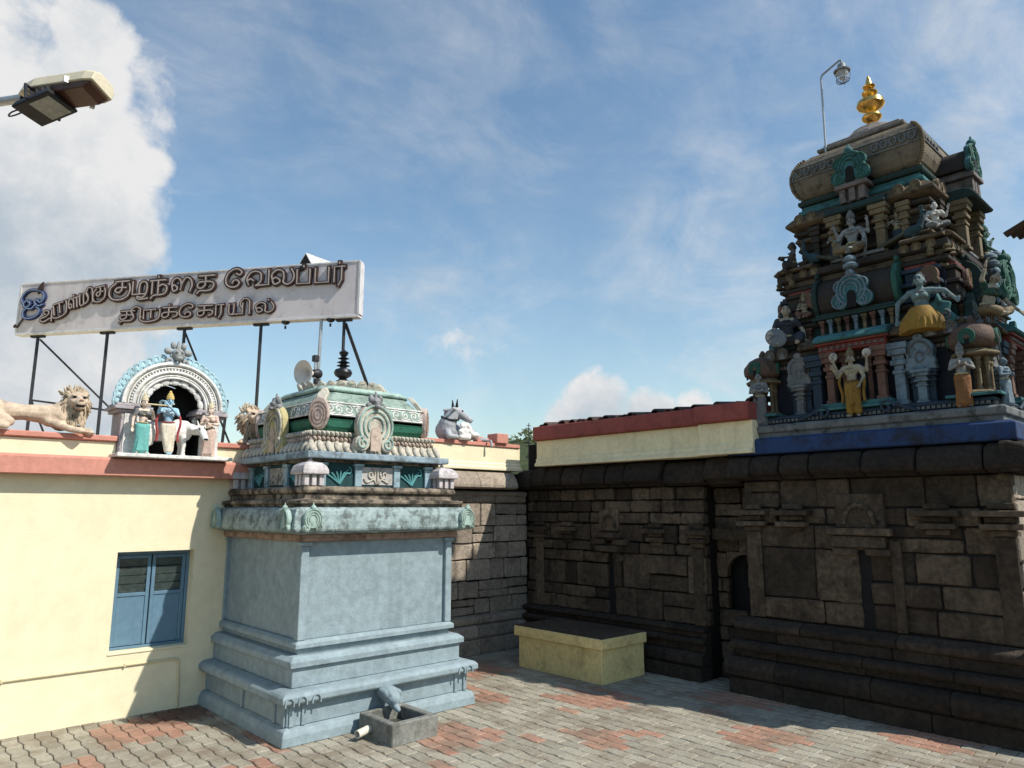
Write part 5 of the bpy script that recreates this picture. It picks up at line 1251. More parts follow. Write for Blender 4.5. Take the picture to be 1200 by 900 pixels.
# rolled stone cornice
mb = MB()
for f, a, b_ in ((ff, Y0 - .26, Y1 + .14), (fr2, FX - .26, 13.3)):
    t = a
    while t < b_ - .05:
        e = min(b_, t + rng.uniform(.42, .75)); e = b_ if b_ - e < .25 else e; dz = rng.uniform(-.02, .03); g = .008
        dn = rng.uniform(-.04, .02); pr = [(-.05, 3.024), (.14, 3.024), (.15, 3.05), (.27 + dn, 3.07 + dz), (.29 + dn, 3.14 + dz), (.26 + dn, 3.25 + dz), (.20, 3.34), (.05, 3.385), (-.05, 3.385)]
        mb.rings([[f(x, n * (.96 if k in (0, 3) else 1), z - (.02 if k in (0, 3) and z > 3.1 else 0)) for n, z in pr] for k, x in enumerate((t + g, t + g + .04, e - g - .04, e - g))], a=rng.random() * .5); t = e
mb.build('cornice', STONE_BLACK, tw, attr=True, bevel=.015)

# ------------------------------------------------------------------ temple tower: painted stucco
BLUE = tint((0.020, 0.045, 0.125), .85, dscale=3, key='ultramarine_enamel', streak=.4); NAVY = tint((0.0104, 0.0128, 0.0224), .4, key='navy_enamel'); TURQ = tint((0.045, 0.145, 0.150), .65, key='turquoise_enamel'); PALEB = tint((0.150, 0.200, 0.235), .65, key='powder_blue_enamel')
SLATE = tint((0.155, 0.160, 0.160), .92, dscale=4, key='grey_white_slab', streak=.4); BROWN = tint((0.1040, 0.0736, 0.0440), .8, key='mouldy_ochre', streak=.4); OCHRE = tint((0.170, 0.128, 0.072), .7, key='ochre_enamel'); DKBR = tint((0.0360, 0.0280, 0.0216), .6, key='sooty_brown'); GRN = tint((0.028, 0.100, 0.072), .5, key='bottle_green_enamel')
GRNDK = tint((0.0176, 0.0384, 0.0336), .55, key='dark_green_ledge'); BRICKR = tint((0.210, 0.045, 0.033), .5, key='brick_red_enamel'); TERRA = tint((0.160, 0.085, 0.062), .55, key='terracotta_enamel'); PINKG = tint((0.1600, 0.1320, 0.1200), .6, key='pinkish_grey_enamel'); MIDB = tint((0.0272, 0.0464, 0.0704), .5, key='mid_blue_enamel')
def tier(name, mat, prof, bev=.008):
    mb = MB(); mb.sq(TX, TY, prof); return mb.build(name, mat, tw, bevel=bev)
tier('blue_band', BLUE, [(1.84, 3.39), (1.86, 3.41), (1.86, 3.60), (1.80, 3.635)])
tier('ledge', SLATE, [(1.72, 3.637), (1.72, 3.70), (1.76, 3.72), (1.77, 3.80), (1.73, 3.83)])
tier('moulding', NAVY, [(1.60, 3.832), (1.60, 3.90)]); tier('moulding', MIDB, [(1.64, 3.902), (1.65, 3.93), (1.62, 3.955), (1.54, 3.96)])
tier('lower_storey', NAVY, [(1.36, 3.962), (1.36, 4.74)])
tier('lower_cornice', DKBR, [(1.38, 4.742), (1.42, 4.77), (1.42, 4.80), (1.52, 4.82), (1.53, 4.87), (1.44, 4.95), (1.30, 4.97)])
tier('moulding', OCHRE, [(1.30, 4.972), (1.32, 5.0), (1.32, 5.05), (1.25, 5.06)]); tier('moulding', GRNDK, [(1.22, 5.062), (1.22, 5.28)])
tier('moulding', DKBR, [(1.26, 5.282), (1.30, 5.31), (1.30, 5.36), (1.2, 5.38)])
tier('middle_storey', NAVY, [(1.12, 5.382), (1.10, 6.0)])
tier('middle_cornice', DKBR, [(1.14, 5.90), (1.19, 5.93), (1.19, 5.98), (1.12, 6.0)]); tier('middle_cornice', BROWN, [(1.14, 6.002), (1.14, 6.09)]); tier('middle_cornice', DKBR, [(1.17, 6.092), (1.21, 6.12), (1.21, 6.21), (1.1, 6.235)])
tier('upper_storey', DKBR, [(.92, 6.237), (.90, 6.98)])
for z, h, m in ((6.40, .97, BROWN), (6.60, .95, DKBR), (6.75, .98, BROWN), (6.87, .99, DKBR)): tier('moulding', m, [(h - .03, z), (h, z + .02), (h, z + .06), (h - .05, z + .085)])
tier('upper_cornice', BROWN, [(.93, 6.962), (1.02, 6.99), (1.08, 7.03), (1.08, 7.07), (1.0, 7.16), (.90, 7.225)])
tier('neck', TURQ, [(.90, 7.227), (.92, 7.25), (.92, 7.30), (.86, 7.32), (.86, 7.38)]); tier('neck', GRNDK, [(.90, 7.382), (.92, 7.41), (.92, 7.46), (.86, 7.485)])
# domed roof with frieze
mb = MB(); DP = [(.84, 7.487), (.90, 7.55), (.95, 7.66), (.97, 7.78), (.965, 7.90), (.93, 8.02), (.86, 8.14), (.75, 8.24), (.60, 8.31)]
mb.sq(TX, TY, DP); dm = mb.build('dome', tint((.155, .125, .085), .75, key='dome_plaster'), tw, bevel=.03, seg=2)
def dome_h(z):
    for (h0, z0), (h1, z1) in zip([(h, z) for h, z in DP][:-1], DP[1:]):
        if z0 <= z <= z1: return h0 + (h1 - h0) * (z - z0) / (z1 - z0)
    return .6
mr = MB()
for s1 in (-1, 1):
    for s2 in (-1, 1):
        mb = MB()
        for k in range(24):
            z = 7.50 + .03 * k; h = dome_h(z) + .01; mb.ell((TX + s1 * h, TY + s2 * h, z), (.028, .028, .022), seg=8, k=5)
        mb.build('corner_rib', OCHRE, dm, smooth=True)
FACES = [(Vector((-1, 0, 0)), Vector((0, -1, 0))), (Vector((0, -1, 0)), Vector((1, 0, 0))), (Vector((0, 1, 0)), Vector((-1, 0, 0)))]
O = Vector((TX, TY, 0))
for Nn, T in FACES:
    for k in range(14):
        t = -.84 + 1.68 * k / 13
        if abs(t) < .26: continue
        pts = [O + T * (t + u) + Nn * (dome_h(7.93 + v) + .012) + Vector((0, 0, 7.93 + v)) for u, v in arc(0, 0, .045, .065, 110, 430, 12)]
        mr.tube(pts, .013, 6)
    for z in (7.82, 8.03): mr.tube([O + T * t + Nn * (dome_h(z) + .008) + Vector((0, 0, z)) for t in (-.93, .93)], .014, 6)
mr.build('frieze', SLATE, dm, smooth=True)
GREYST = tint((0.19, 0.165, 0.145), .6, key='bare_grey_plaster')
mb = MB(); mb.sq(TX, TY, [(.62, 8.312), (.66, 8.33), (.66, 8.38), (.58, 8.395), (.58, 8.45), (.50, 8.47)]); mb.rings([[(TX + r * math.cos(2 * math.pi * (k + .5) / 16), TY + r * math.sin(2 * math.pi * (k + .5) / 16), z) for k in range(16)] for r, z in ((.52, 8.44), (.47, 8.54), (.37, 8.63), (.34, 8.67), (.22, 8.73), (.14, 8.765), (.13, 8.79), (.08, 8.80))]); mb.build('dome_cap', GREYST, tw, bevel=.01)
GOLD = paint('polished_brass', (0.86, 0.52, 0.14), rough=0.22, var=.12, metal=1.0, dirt=.2, dcol=(.3, .15, .04), bump=.05)
mb = MB(); mb.lathe((TX, TY, 8.79), [(.06, 0), (.075, .02), (.06, .05), (.13, .10), (.155, .14), (.14, .18), (.06, .22), (.055, .245), (.17, .30), (.215, .36), (.20, .43), (.10, .48), (.05, .50), (.05, .515), (.11, .55), (.125, .58), (.10, .62), (.045, .645), (.04, .66), (.09, .68), (.10, .70), (.055, .725), (.05, .76), (.035, .83), (.012, .89)], 28); mb.build('finial', GOLD, tw, smooth=True)

def face_fn(Nn, T): return lambda t, n, z: O + T * t + Nn * n + Vector((0, 0, z))
def fbox(mb, Pf, t0, t1, n0, n1, z0, z1):
    mb.rings([[Pf(t, n, z) for t, n in ((t0, n0), (t1, n0), (t1, n1), (t0, n1))] for z in (z0, z1)])
def column(Pf, t, n, z0, z1, hw, mat, cap=None, name='column'):
    mb = MB(); h = z1 - z0
    for w, a, b_ in ((1.35, 0, .07), (1.0, .071, .50), (1.25, .501, .56), (.95, .561, .64), (1.5, .641, .72), (1.15, .721, .80), (1.8, .801, .90), (2.1, .901, 1.0)):
        fbox(mb, Pf, t - hw * w, t + hw * w, n - hw * w, n + hw * w, z0 + h * a, z0 + h * b_)
    return mb.build(name, mat, tw, bevel=.006)
def dome_kiosk(x, y, s=1.0):
    mb = MB()
    for a in range(8):
        q = 2 * math.pi * (a + .5) / 8; mb.lathe((x + .15 * s * math.cos(q), y + .15 * s * math.sin(q), 4.05), [(.04, 0), (.03, .03), (.028, .3), (.045, .34), (.03, .37), (.055, .42)], 8)
    mb.lathe((x, y, 3.963), [(.24, 0), (.26, .02), (.26, .06), (.22, .085)], 8); mb.lathe((x, y, 4.472), [(.20, 0), (.27, .02), (.28, .045), (.22, .08), (.20, .10)], 8)
    o = mb.build('corner_kiosk', OCHRE, tw, bevel=.005)
    mb = MB(); mb.lathe((x, y, 4.575), [(.19, 0), (.26, .05), (.285, .12), (.27, .20), (.21, .28), (.12, .33), (.05, .35), (.06, .38), (.02, .45)], 16); mb.build('kiosk_dome', tint((.11, .068, .05), .6, key='reddish_brown_dome'), o, smooth=True)
    for n in ((-1, 0, 0), (0, -1, 0), (0, 1, 0)):
        k = kudu(tw, Vector((x, y, 4.60)) + Vector(n) * .275, n, .22, GRN, GRN, None, hollow=DARKIN, depth=.3, feet=False, name='kiosk_arch')
        k.parent = o
for sx, sy in ((-1, 1), (-1, -1), (1, -1), (1, 1)): dome_kiosk(TX + sx * 1.42, TY + sy * 1.42)
for fi, (Nn, T) in enumerate(FACES):
    Pf = face_fn(Nn, T); XN = .22 if fi == 1 else 0.0
    # --- lower storey: ledges, red framed niche, blue columns, panjara arches
    for t in (-1.42, 1.42): mb = MB(); fbox(mb, Pf, t - .3, t + .3, 1.3, 1.70, 3.963, 4.0); mb.build('corner_ledge', TURQ, tw, bevel=.006)
    mb = MB(); fbox(mb, Pf, -.50, .52, 1.30, 1.70, 3.963, 4.0); fbox(mb, Pf, -.46, .48, 1.30, 1.66, 4.003, 4.06)
    mb.build('niche_ledge', TURQ, tw, bevel=.006)
    for t in (-.34, .34): column(Pf, t, 1.52, 4.063, 4.80, .052, TERRA)
    for t in (-.56, .56): column(Pf, t, 1.46, 3.963, 4.80, .065, PALEB if fi == 0 and t > 0 else MIDB)
    for t in (-.17, .17): column(Pf, t, 1.45, 4.063, 4.80, .03, TERRA)
    mb = MB(); fbox(mb, Pf, -.46, .46, 1.36, 1.62, 4.803, 4.90); fbox(mb, Pf, -.50, .50, 1.36, 1.66, 4.902, 4.935); o = mb.build('red_lintel', BRICKR, tw, bevel=.006)
    mb = MB()
    fbox(mb, Pf, -.45, .45, 1.60, 1.632, 4.845, 4.855)
    for k in range(11): mb.ell(Pf(-.42 + .084 * k, 1.63, 4.85), (.026, .026, .026), seg=8, k=5)
    mb.build('bead_row', PINKG, o, smooth=True)
    mb = MB(); mb.rings([[Pf(t, n, z) for n, z in ((1.3, 4.938), (1.70, 4.938), (1.72, 4.965), (1.66, 5.03), (1.52, 5.085), (1.3, 5.095))] for t in (-.50, .50)]); mb.build('niche_cornice', TURQ, tw, bevel=.008)
    mb = MB()
    for s in (-1, 1): mb = MB(); mb.rings([[Pf(t, n, z) for n, z in ((1.3, 4.90), (1.60, 4.90), (1.62, 4.93), (1.55, 5.02), (1.42, 5.07), (1.3, 5.08))] for t in (s * .505, s * .78)]); mb.build('side_cornice', BROWN, tw, bevel=.008)
    for k in range(9): column(Pf, -.48 + .12 * k, 1.36, 5.10, 5.33, .022, (TERRA, PALEB, OCHRE)[k % 3], name='baluster')
    mb = MB(); fbox(mb, Pf, -.60, .60, 1.2, 1.44, 5.335, 5.37); fbox(mb, Pf, -.55, .55, 1.2, 1.41, 5.372, 5.42); mb.build('niche_ledge', GRNDK, tw, bevel=.006)
    # barrel roof over the niche, with upright end boards
    mb = MB(); mb.rings([[Pf(t, 1.13 + a, 5.68 + b_) for a, b_ in arc(0, 0, .26, .30, 250, -70, 18)] for t in (-.52, .52)]); mb.build('barrel_roof', DKBR, tw, bevel=.01)
    for t in (-.56, .56):
        mb = MB(); mb.rings([[Pf(t + e, 1.13 + a, 5.70 + b_) for a, b_ in arc(0, 0, .30, .34, 250, -70, 18)] for e in (-.035, .035)])
        for k in range(5): mb.ell(Pf(t, 1.13 + .06 * (k - 2), 6.06 + .02 * (2 - abs(k - 2))), (.035, .035, .05), seg=8, k=5)
        mb.build('end_board', GRN if t > 0 else GRNDK, tw, bevel=.01)
    kudu(tw, Pf(0, 1.46, 5.43), Nn, .50, TURQ, PALEB, PALEB, face=False, hollow=DARKIN, lobes=True)
    mb = MB(); mb.lathe(Pf(0, 1.40, 6.0), [(.05, 0), (.10, .03), (.11, .07), (.06, .11), (.09, .14), (.085, .18), (.03, .22)], 12); mb.build('lotus_knob', PALEB, tw, smooth=True)
    for t in (-.82, .82):
        column(Pf, t, 1.48, 3.963, 4.40, .055, PALEB if t > 0 else SLATE); column(Pf, t + .10, 1.42, 3.963, 4.40, .04, MIDB); column(Pf, t - .10, 1.42, 3.963, 4.40, .04, MIDB)
        mb = MB(); PP = frame(Pf(t, 1.53, 4.40), Nn)
        mb.prism([(-.20, 0), (-.17, .07), (-.19, .10)] + [(a, b_) for a, b_ in arc(0, .26, .175, .17, 205, -25, 16)] + [(.19, .10), (.17, .07), (.20, 0)], PP, -.14, 0); mb.prism(arc(0, .44, .06, .05, 0, 345, 12), PP, -.12, .01)
        o = mb.build('arched_gable', PALEB if t > 0 else SLATE, tw, bevel=.012)
        mb = MB(); mb.tube([PP(a, b_, .008) for a, b_ in arc(0, .25, .125, .125, 215, -35, 14)], .014, 6); mb.tube([PP(a, b_, .008) for a, b_ in arc(0, .17, .045, .07, 0, 340, 12)], .012, 6); mb.build('rib', SLATE, o, smooth=True)
    # --- middle storey: blocks, small scrolls, corner slabs
    for t in (-.84, .84):
        mb = MB()
        for k, (hw, z0, z1, n) in enumerate(((.26, 5.385, 5.45, 1.28), (.21, 5.455, 5.60, 1.22), (.25, 5.603, 5.66, 1.27), (.20, 5.663, 5.80, 1.22), (.24, 5.803, 5.86, 1.25))): fbox(mb, Pf, t - hw, t + hw, 1.0, n, z0, z1)
        mb.build('corner_block', MIDB if t > 0 else DKBR, tw, bevel=.008)
        mb = MB(); fbox(mb, Pf, t - .19, t + .19, 1.0, 1.225, 5.865, 5.90); mb.build('red_course', BRICKR, tw)
        kudu(tw, Pf(t + .12, 1.29, 5.58), Nn, .27, TERRA, OCHRE, None, depth=.2)
    for k in range(14):
        t = -1.05 + 2.1 * k / 13
        if abs(t) > .6: column(Pf, t, 1.25, 5.063, 5.28, .03, (OCHRE, MIDB, TERRA)[k % 3], name='baluster')
    for t in (-.90, .90):
        mb = MB(); mb.rings([[Pf(t + e, n, z) for n, z in ((.9, 6.238), (1.27, 6.238), (1.28, 6.27), (1.22, 6.31), (.9, 6.33))] for e in (-.28, .28)])
        mb.build('corner_slab', BROWN, tw, bevel=.008)
    # --- upper storey: ochre columns, niche, small pavilion with horseshoe arch on top
    for t in (-.30, .34): column(Pf, t, 1.04 + XN * .6, 6.24, 6.98, .062, OCHRE)
    for t in (-.64, .64): column(Pf, t, .96, 6.24, 6.95, .045, DKBR if t < 0 else OCHRE)
    mb = MB(); fbox(mb, Pf, -.36, .40, .9, 1.20, 6.237, 6.285); mb.build('niche_ledge', SLATE, tw, bevel=.006)
    mb = MB(); mb.rings([[Pf(t, n, z) for n, z in ((.9, 6.983), (1.17 + XN, 6.983), (1.20 + XN, 7.01), (1.14 + XN, 7.10), (1.05 + XN, 7.14), (.9, 7.15))] for t in (-.42, .46)]); mb.build('niche_cornice', GRNDK, tw, bevel=.008)
    mb = MB()
    for t in (-.14, .0, .14): fbox(mb, Pf, t - .045, t + .045, 1.0 + XN, 1.12 + XN, 7.152, 7.36)
    fbox(mb, Pf, -.17, .17, .85, 1.06 + XN, 7.152, 7.36); fbox(mb, Pf, -.24, .24, .8, 1.16 + XN, 7.362, 7.43); fbox(mb, Pf, -.20, .20, .8, 1.12 + XN, 7.432, 7.48); mb.build('pavilion', PINKG, tw, bevel=.008)
    mb = MB(); mb.rings([[Pf(a, n, 7.49 + b_) for a, b_ in [(-.26, 0)] + arc(0, .14, .23, .22, 180, 0, 14) + [(.26, 0)]] for n in (.70, 1.06 + XN)]); mb.build('vault', DKBR, tw, bevel=.008)
    kudu(tw, Pf(0, 1.13 + XN, 7.44), Nn, .50, TURQ, GRN, TURQ, face=False, hollow=DARKIN, lobes=True)
    # little horseshoe bosses along the cornices
    for z, n, ts, s in ((4.80, 1.535, (-1.25, -1.05, .98, 1.2), .20), (7.02, 1.085, (-.85, -.66, .62, .84), .18), (6.10, 1.215, (-1.0, -.78, -.62, .66, .82, 1.0), .15)):
        for t in ts: kudu(tw, Pf(t, n, z), Nn, s, OCHRE if z > 5 else SLATE, BROWN, None, depth=.35, feet=False, name='cornice_boss')
    # tooth courses under the cornices
    for z, n, w, m in ((4.69, 1.375, 1.33, PINKG), (5.84, 1.125, 1.10, OCHRE), (6.905, .935, .90, OCHRE), (5.02, 1.335, 1.28, SLATE), (3.86, 1.615, 1.56, SLATE)):
        mb = MB(); fbox(mb, Pf, -w, w, n - .05, n - .012, z, z + .045); k_ = int(w / .06)
        for k in range(-k_, k_ + 1): fbox(mb, Pf, k * .06 - .019, k * .06 + .019, n - .013, n + .022, z + .002, z + .043)
        mb.build('tooth_course', m, tw)
    for t in (-1.18, -.98, .98, 1.18):
        mb = MB(); mb.lathe(Pf(t, 1.18, 6.0), [(.05, 0), (.07, .02), (.04, .05), (.055, .08), (.03, .13), (.012, .20)], 10); mb.build('knob', OCHRE, tw, smooth=True)
    for t in (-1.06, 1.06):
        mb = MB(); PP = frame(Pf(t, 1.40, 4.97), Nn); mb.prism([(-.16, 0), (-.20, .10), (-.12, .20), (-.15, .30), (-.04, .34), (0, .46), (.04, .34), (.15, .30), (.12, .20), (.20, .10), (.16, 0)], PP, -.10, 0); o = mb.build('leaf_gable', GRNDK if t < 0 else TURQ, tw, bevel=.015)
        mb = MB()
        for sg in (-1, 1): mb.tube([PP(a, b_, .006) for a, b_ in spiral(sg * .08, .13, .07, math.pi / 2, -sg * 1.3)], .014, 6)
        mb.build('scroll', SLATE, o, smooth=True)
    # scroll wings at the foot of the niche
    for s in (-1, 1):
        mb = MB(); mb.tube([Pf(s * a, 1.69, b_) for a, b_ in spiral(.42, 3.93, .10, 0, 1.2)], .022, 6); mb.tube(catmull([Pf(s * a, 1.69, b_) for a, b_ in ((.50, 3.98), (.62, 3.92), (.78, 3.86))]), .022, 6)
        mb.build('foot_scroll', MIDB, tw, smooth=True)
# larger green horseshoe on the right face of the middle storey
kudu(tw, (12.15, TY - 1.50, 5.55), (0, -1, 0), .66, GRN, GRN, GRN, face=False, lobes=True)

# ------------------------------------------------------------------ statues on the tower
G_ = 'painted stucco statues on the tower'
FR = R(-90)
person('grey robed statue with folded arms standing at the far left corner of the tower ledge', (10.03, 5.33, 3.832), R(-75), .80, SK_GREY, GREYC, GREYC, HAIRB, None, skirt='sari', hem=.95, RE=(-.16, -.03, .12), RH=(.04, -.12, .13), LE=(.16, -.03, .12), LH=(-.04, -.13, .15), group=G_)
c4 = person('four armed statue in mustard dhoti standing before the red framed niche', (10.0, 3.94, 3.832), FR, .88, SK_IV, MUST, None, HAIRB, OCHRE, RE=(-.19, -.05, .12), RH=(-.21, -.15, .23), LE=(.19, -.02, .10), LH=(.15, -.10, -.02), more_arms=(((-.22, .03, .19), (-.25, -.02, .36)), ((.22, .03, .19), (.25, -.02, .36))), hem=.75, necklace=GOLDLN, group=G_, belt=ORNG, scarf=MUST)
mb = MB()
for s in (-1, 1): mb.lathe(Vector((s * .225, -.02, .865)), [(.05, -.012), (.06, 0), (.05, .012)], 14, axis=(0, 1, 0))
mb.build('held_emblem', IVORY, c4, local=True, smooth=True)
person('hooded statue with folded hands and orange lower robe near the right ledge corner', (10.0, 2.62, 3.832), R(-70), .74, SK_GREY, ORNG, SK_GREY, SLATE, SLATE, skirt='sari', hem=.9, RE=(-.17, -.04, .13), RH=(-.015, -.14, .20), LE=(.17, -.04, .13), LH=(.015, -.14, .20), group=G_)
dn = person('bare shouldered statue with spread arms and broad yellow skirt right of the turquoise arch', (10.22, 3.06, 4.96), R(-85), 1.16, SK_TEAL, None, None, HAIRB, None, pel=(0, .02, .16), RE=(-.24, -.02, .16), RH=(-.25, -.06, -.03), LE=(.24, .0, .24), LH=(.34, -.06, .12), female=True, RK=(-.10, -.05, .06), RA=(-.05, -.02, .0), LK=(.10, -.05, .06), LA=(.05, -.02, .0), necklace=SLATE, group=G_)
mb = MB()
def fan(k, w, d, z, fl): 
    q = 2 * math.pi * k / 48; return (w * math.cos(q) * (1 + fl * math.cos(k * math.pi)), -.05 + d * math.sin(q) * (1 + fl * math.cos(k * math.pi)), z - .05 * fl * 10 * abs(math.cos(q)) ** 2)
mb.rings([[fan(k, w, d, z, fl) for k in range(48)] for w, d, z, fl in ((.20, .15, -.06, .05), (.27, .19, -.05, .06), (.27, .19, .02, .05), (.24, .17, .12, .03), (.17, .13, .21, .02), (.118, .10, .27, .0))])
mb.build('skirt', MUST, dn, smooth=True, local=True)
dr = person('dark shirted seated statue resting a grey round shield at the left of the tower', (10.24, 4.93, 4.98), R(-62), 1.12, SK_IV, BLKC, BLKC, HAIRB, None, pel=(0, .02, .13), RE=(-.18, -.06, .12), RH=(-.20, -.20, .05), LE=(.20, -.02, .12), LH=(.22, -.10, -.03), RK=(-.15, -.14, .17), RA=(-.12, -.22, .035), LK=(.16, -.12, .15), LA=(.10, -.24, .035), group=G_)
mb = MB(); mb.lathe(Vector((-.17, -.27, .13)), [(.02, -.03), (.14, -.025), (.155, 0), (.14, .02), (.02, .035)], 20, axis=(.2, -1, .25)); mb.build('shield', SLATE, dr, local=True, smooth=True)
kl = person('small dark kneeling statue holding a bowl at the upper left corner of the tower', (10.50, 4.90, 6.235), R(-140), .78, tint((.075, .06, .05), .5, key='sooty_statue'), DKBR, None, HAIRB, None, pel=(0, .02, .15), RE=(-.16, -.06, .12), RH=(-.08, -.19, .15), LE=(.16, -.06, .12), LH=(.08, -.19, .15), RK=(-.08, -.16, .05), RA=(-.07, .06, .035), LK=(.08, -.16, .16), LA=(.08, -.15, .035), group=G_)
mb = MB(); mb.lathe((0, -.15, .20), [(.015, 0), (.05, .03), (.055, .055), (.045, .05), (.01, .02)], 14); mb.build('bowl', DKBR, kl, local=True, smooth=True)
u4 = person('four armed statue with wild hair and yellow lower cloth seated in the upper niche', (10.52, 3.98, 6.287), FR, .98, SK_GREY, OCHRE, None, HAIRB, SLATE, pel=(0, .02, .13), RE=(-.19, -.05, .12), RH=(-.20, -.16, .10), LE=(.19, -.05, .12), LH=(.20, -.14, .02), more_arms=(((-.22, .03, .19), (-.24, -.02, .33)), ((.22, .03, .19), (.24, -.02, .33))), RK=(-.18, -.13, .08), RA=(.06, -.18, .05), LK=(.18, -.13, .08), LA=(-.02, -.17, .0), necklace=SLATE, group=G_, scarf=SK_GREY)
person('small white seated statue on the upper right ledge beside a peacock', (10.50, 2.86, 6.335), R(-60), .66, SK_WHITE, SLATE, SK_WHITE, HAIRB, None, pel=(0, .02, .13), female=True, RE=(-.18, -.04, .12), RH=(-.14, -.16, .02), LE=(.19, -.03, .15), LH=(.22, -.10, .28), RK=(-.17, -.13, .09), RA=(.05, -.18, .05), LK=(.17, -.13, .09), LA=(-.03, -.17, .03), necklace=SLATE, group=G_)
person('green bloused statue leaning out with one arm raised at the right edge of the tower', (10.45, 2.36, 4.975), R(-25), 1.02, SK_IV, OCHRE, DKGRN, HAIRB, None, pel=(0, .02, .14), lean=(R(12), R(8)), female=True, RE=(-.20, -.02, .33), RH=(-.22, -.05, .50), LE=(.22, -.08, .13), LH=(.34, -.16, .04), RK=(-.15, -.13, .10), RA=(.04, -.18, .04), LK=(.17, -.13, .10), LA=(-.03, -.17, .03), turn=R(25), group=G_)
person('greenish seated statue high on the right side of the tower', (12.62, 2.78, 6.335), R(10), .92, tint((.12, .20, .15), .5, key='statue_green'), PALEB, DKGRN, HAIRB, GRN, pel=(0, .02, .13), RE=(-.18, -.04, .12), RH=(-.14, -.16, .02), LE=(.21, -.03, .18), LH=(.27, -.08, .32), RK=(-.17, -.13, .09), RA=(.05, -.18, .05), LK=(.17, -.13, .09), LA=(-.03, -.17, .03), group=G_)
person('pale blue grey statue standing at the right corner of the blue ledge', (10.28, 2.24, 3.832), R(-20), .60, PALEB, PALEB, PALEB, SLATE, None, skirt='sari', hem=.9, RE=(-.16, -.03, .12), RH=(-.04, -.12, .12), LE=(.16, -.03, .12), LH=(.04, -.12, .12), group=G_)
person('small crouching attendant statue beside the left end of the barrel roof', (10.42, 4.72, 5.43), R(-80), .60, SK_IV, TERRA, None, HAIRB, OCHRE, pel=(0, .02, .15), RE=(-.17, -.05, .12), RH=(-.05, -.15, .12), LE=(.19, -.03, .2), LH=(.2, -.06, .36), RK=(-.15, -.13, .16), RA=(-.10, -.12, .035), LK=(.15, -.13, .10), LA=(.0, -.16, .035), group=G_)
person('small attendant statue with a raised hand under the upper cornice at the left', (10.72, 4.30, 6.24), R(-95), .62, SK_GREY, MIDB, None, HAIRB, SLATE, RE=(-.17, -.05, .12), RH=(-.05, -.15, .12), LE=(.19, -.03, .2), LH=(.2, -.06, .36), hem=.8, group=G_)
person('small attendant statue in dark blue cloth between the ochre columns at the right', (10.74, 3.42, 6.24), R(-85), .60, SK_IV, MIDB, None, HAIRB, OCHRE, RE=(-.19, -.03, .2), RH=(-.2, -.06, .36), LE=(.17, -.05, .12), LH=(.05, -.15, .12), hem=.8, group=G_)
PEA = tint((0.03, 0.06, 0.07), .4, key='peacock_blue'); PEAT = tint((0.06, 0.06, 0.04), .5, key='peacock_tail')
def peacock(label, loc, rz):
    t = thing('peacock_statue', label, 'statue', loc, rz, 'peacock statues on the tower')
    mb = MB(); mb.ell((0, 0, .20), (.13, .08, .085), Matrix.Rotation(R(-20), 3, 'Y')); mb.capsule((.09, 0, .24), (.15, 0, .36), .055, .032); mb.capsule((.15, 0, .36), (.145, 0, .44), .032, .028); mb.ell((.155, 0, .46), (.038, .03, .033)); mb.capsule((.185, 0, .458), (.225, 0, .445), .014, .005, 8, 3)
    for s in (-1, 1): mb.capsule((.02, s * .04, .15), (.03, s * .045, .02), .022, .013); mb.capsule((.03, s * .045, .015), (.08, s * .05, .012), .013, .009)
    b_ = sculpt('body', mb, PEA, t, .009)
    mb = MB()
    for k in range(7): mb.capsule((-.06, (k - 3) * .012, .20), (-.40, (k - 3) * .035, .06), .03, .035, 8, 3)
    sculpt('tail', mb, PEAT, t, .011)
    mb = MB()
    for k in (-1, 0, 1): mb.capsule((.15, 0, .485), (.14 + k * .02, 0, .545), .004, .010, 6, 2)
    mb.build('crest', PEA, t, local=True)
peacock('peacock statue facing right beside the small white seated statue', (10.62, 3.20, 6.24), R(-90)); peacock('peacock statue facing left beside the small kneeling statue', (10.66, 4.62, 6.24), R(90))

# lamp on the tower top
tl = thing('tower_lamp', 'caged bulkhead lamp hanging from a thin bent pole at the tower top', 'lamp', (11.05, 4.47, 8.2))
mb = MB(); mb.tube([(11.05, 4.47, 7.9), (11.05, 4.45, 9.60), (11.06, 4.43, 9.65), (11.10, 4.15, 9.80)], .018, 8); mb.build('pole', GALV, tl, smooth=True)
lc = Vector((11.10, 4.13, 9.58))
mb = MB(); mb.lathe(lc, [(.125, 0), (.13, .02), (.10, .04), (.07, .06), (.06, .13), (.02, .16), (.015, .21)], 16); mb.build('hood', paint('grey_lamp_hood', (.22, .24, .26), rough=.5, var=.2), tl, smooth=True)
g = bpy.data.materials.new('clear_glass'); g.use_nodes = True; gb = g.node_tree.nodes['Principled BSDF']; gb.inputs['Base Color'].default_value = (.85, .88, .9, 1); gb.inputs['Roughness'].default_value = .08; gb.inputs['Transmission Weight'].default_value = .8; gb.inputs['IOR'].default_value = 1.2
mb = MB(); mb.lathe(lc, [(.09, -.005), (.098, -.07), (.088, -.14), (.05, -.185), (.005, -.195)], 18); mb.build('globe', g, tl, smooth=True)
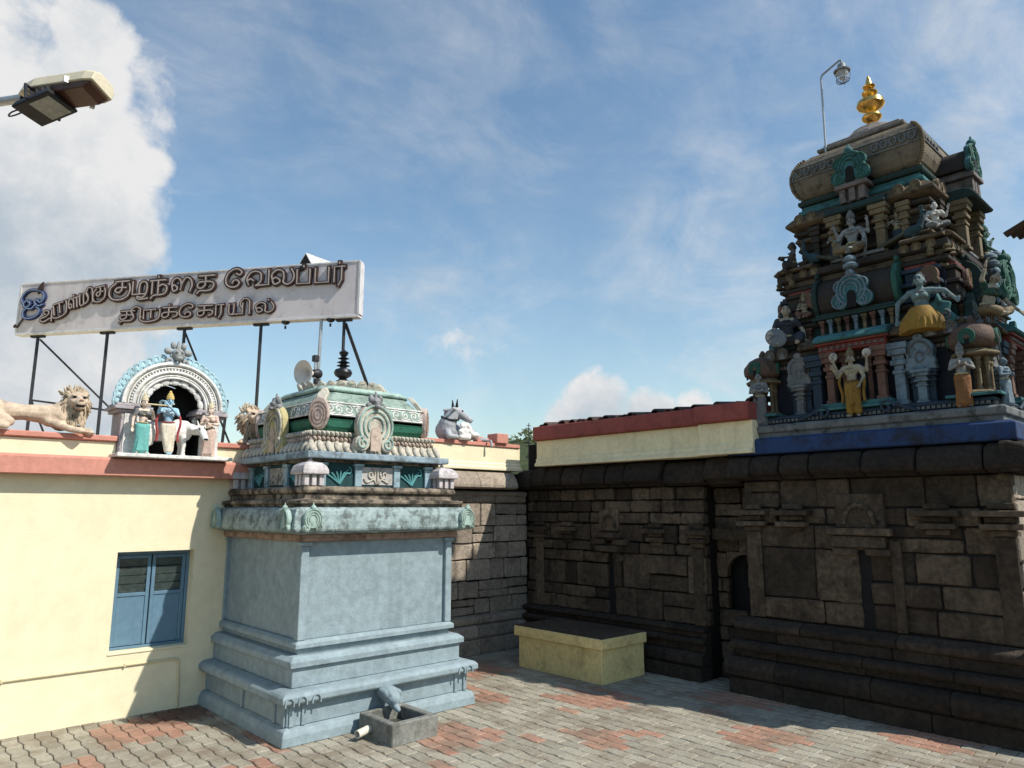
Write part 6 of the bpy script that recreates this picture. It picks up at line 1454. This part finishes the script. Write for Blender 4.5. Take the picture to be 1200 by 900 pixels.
mb = MB(); mb.lathe(lc, [(.02, 0), (.022, -.05), (.045, -.09), (.03, -.13), (.005, -.14)], 12); mb.build('bulb', WHITE, tl, smooth=True)
mb = MB()
for k in range(5):
    a = 2 * math.pi * k / 5; mb.tube([lc + Vector((r * math.cos(a), r * math.sin(a), z)) for r, z in ((.11, 0), (.115, -.08), (.10, -.16), (.05, -.205), (.0, -.21))], .004, 5)
for r, z in ((.10, -.155),): mb.tube([lc + Vector((r * math.cos(R(q)), r * math.sin(R(q)), z)) for q in range(0, 361, 20)], .004, 5)
mb.build('cage', METAL, tl, smooth=True)

# corrugated roof entering the frame on the right
ev = thing('sheet_roof', 'dark corrugated roof sheet jutting in from the right behind the tower', 'roof', (13.5, .6, 0))
A0 = Vector((11.0, 2.22, 6.22)); ed = Vector((.93, -.37, 0)).normalized(); gd = Vector((-.37, -.93, .25)).normalized()
mb = MB(); nn_ = 120; L_ = 4.6
up, lo_ = [], []
for k in range(nn_ + 1):
    a = L_ * k / nn_; h = .025 * math.cos(a / .13 * 2 * math.pi)
    up.append(A0 + ed * a + Vector((0, 0, h)))
rows = [[p + gd * (w) for p in up] for w in (0, 1.2)]
vs = rows[0] + rows[1] + [p - Vector((0, 0, .012)) for p in rows[0]] + [p - Vector((0, 0, .012)) for p in rows[1]]; n1 = nn_ + 1
fs = []
for k in range(nn_):
    fs += [(k, k + 1, n1 + k + 1, n1 + k), (2 * n1 + k, 3 * n1 + k, 3 * n1 + k + 1, 2 * n1 + k + 1), (k, 2 * n1 + k, 2 * n1 + k + 1, k + 1), (n1 + k, n1 + k + 1, 3 * n1 + k + 1, 3 * n1 + k)]
mb.add(vs, fs); mb.build('sheet', paint('rusty_sheet', (.085, .06, .05), rough=.6, var=.3, dirt=.5, dcol=(.12, .05, .02)), ev)
for a, w in ((3.2, .3), (4.3, .9)):
    p = A0 + ed * a + gd * w; mb = MB(); mb.tube([(p.x, p.y, -.01), (p.x, p.y, p.z - .03)], .05, 8); mb.build('post', METAL, ev)
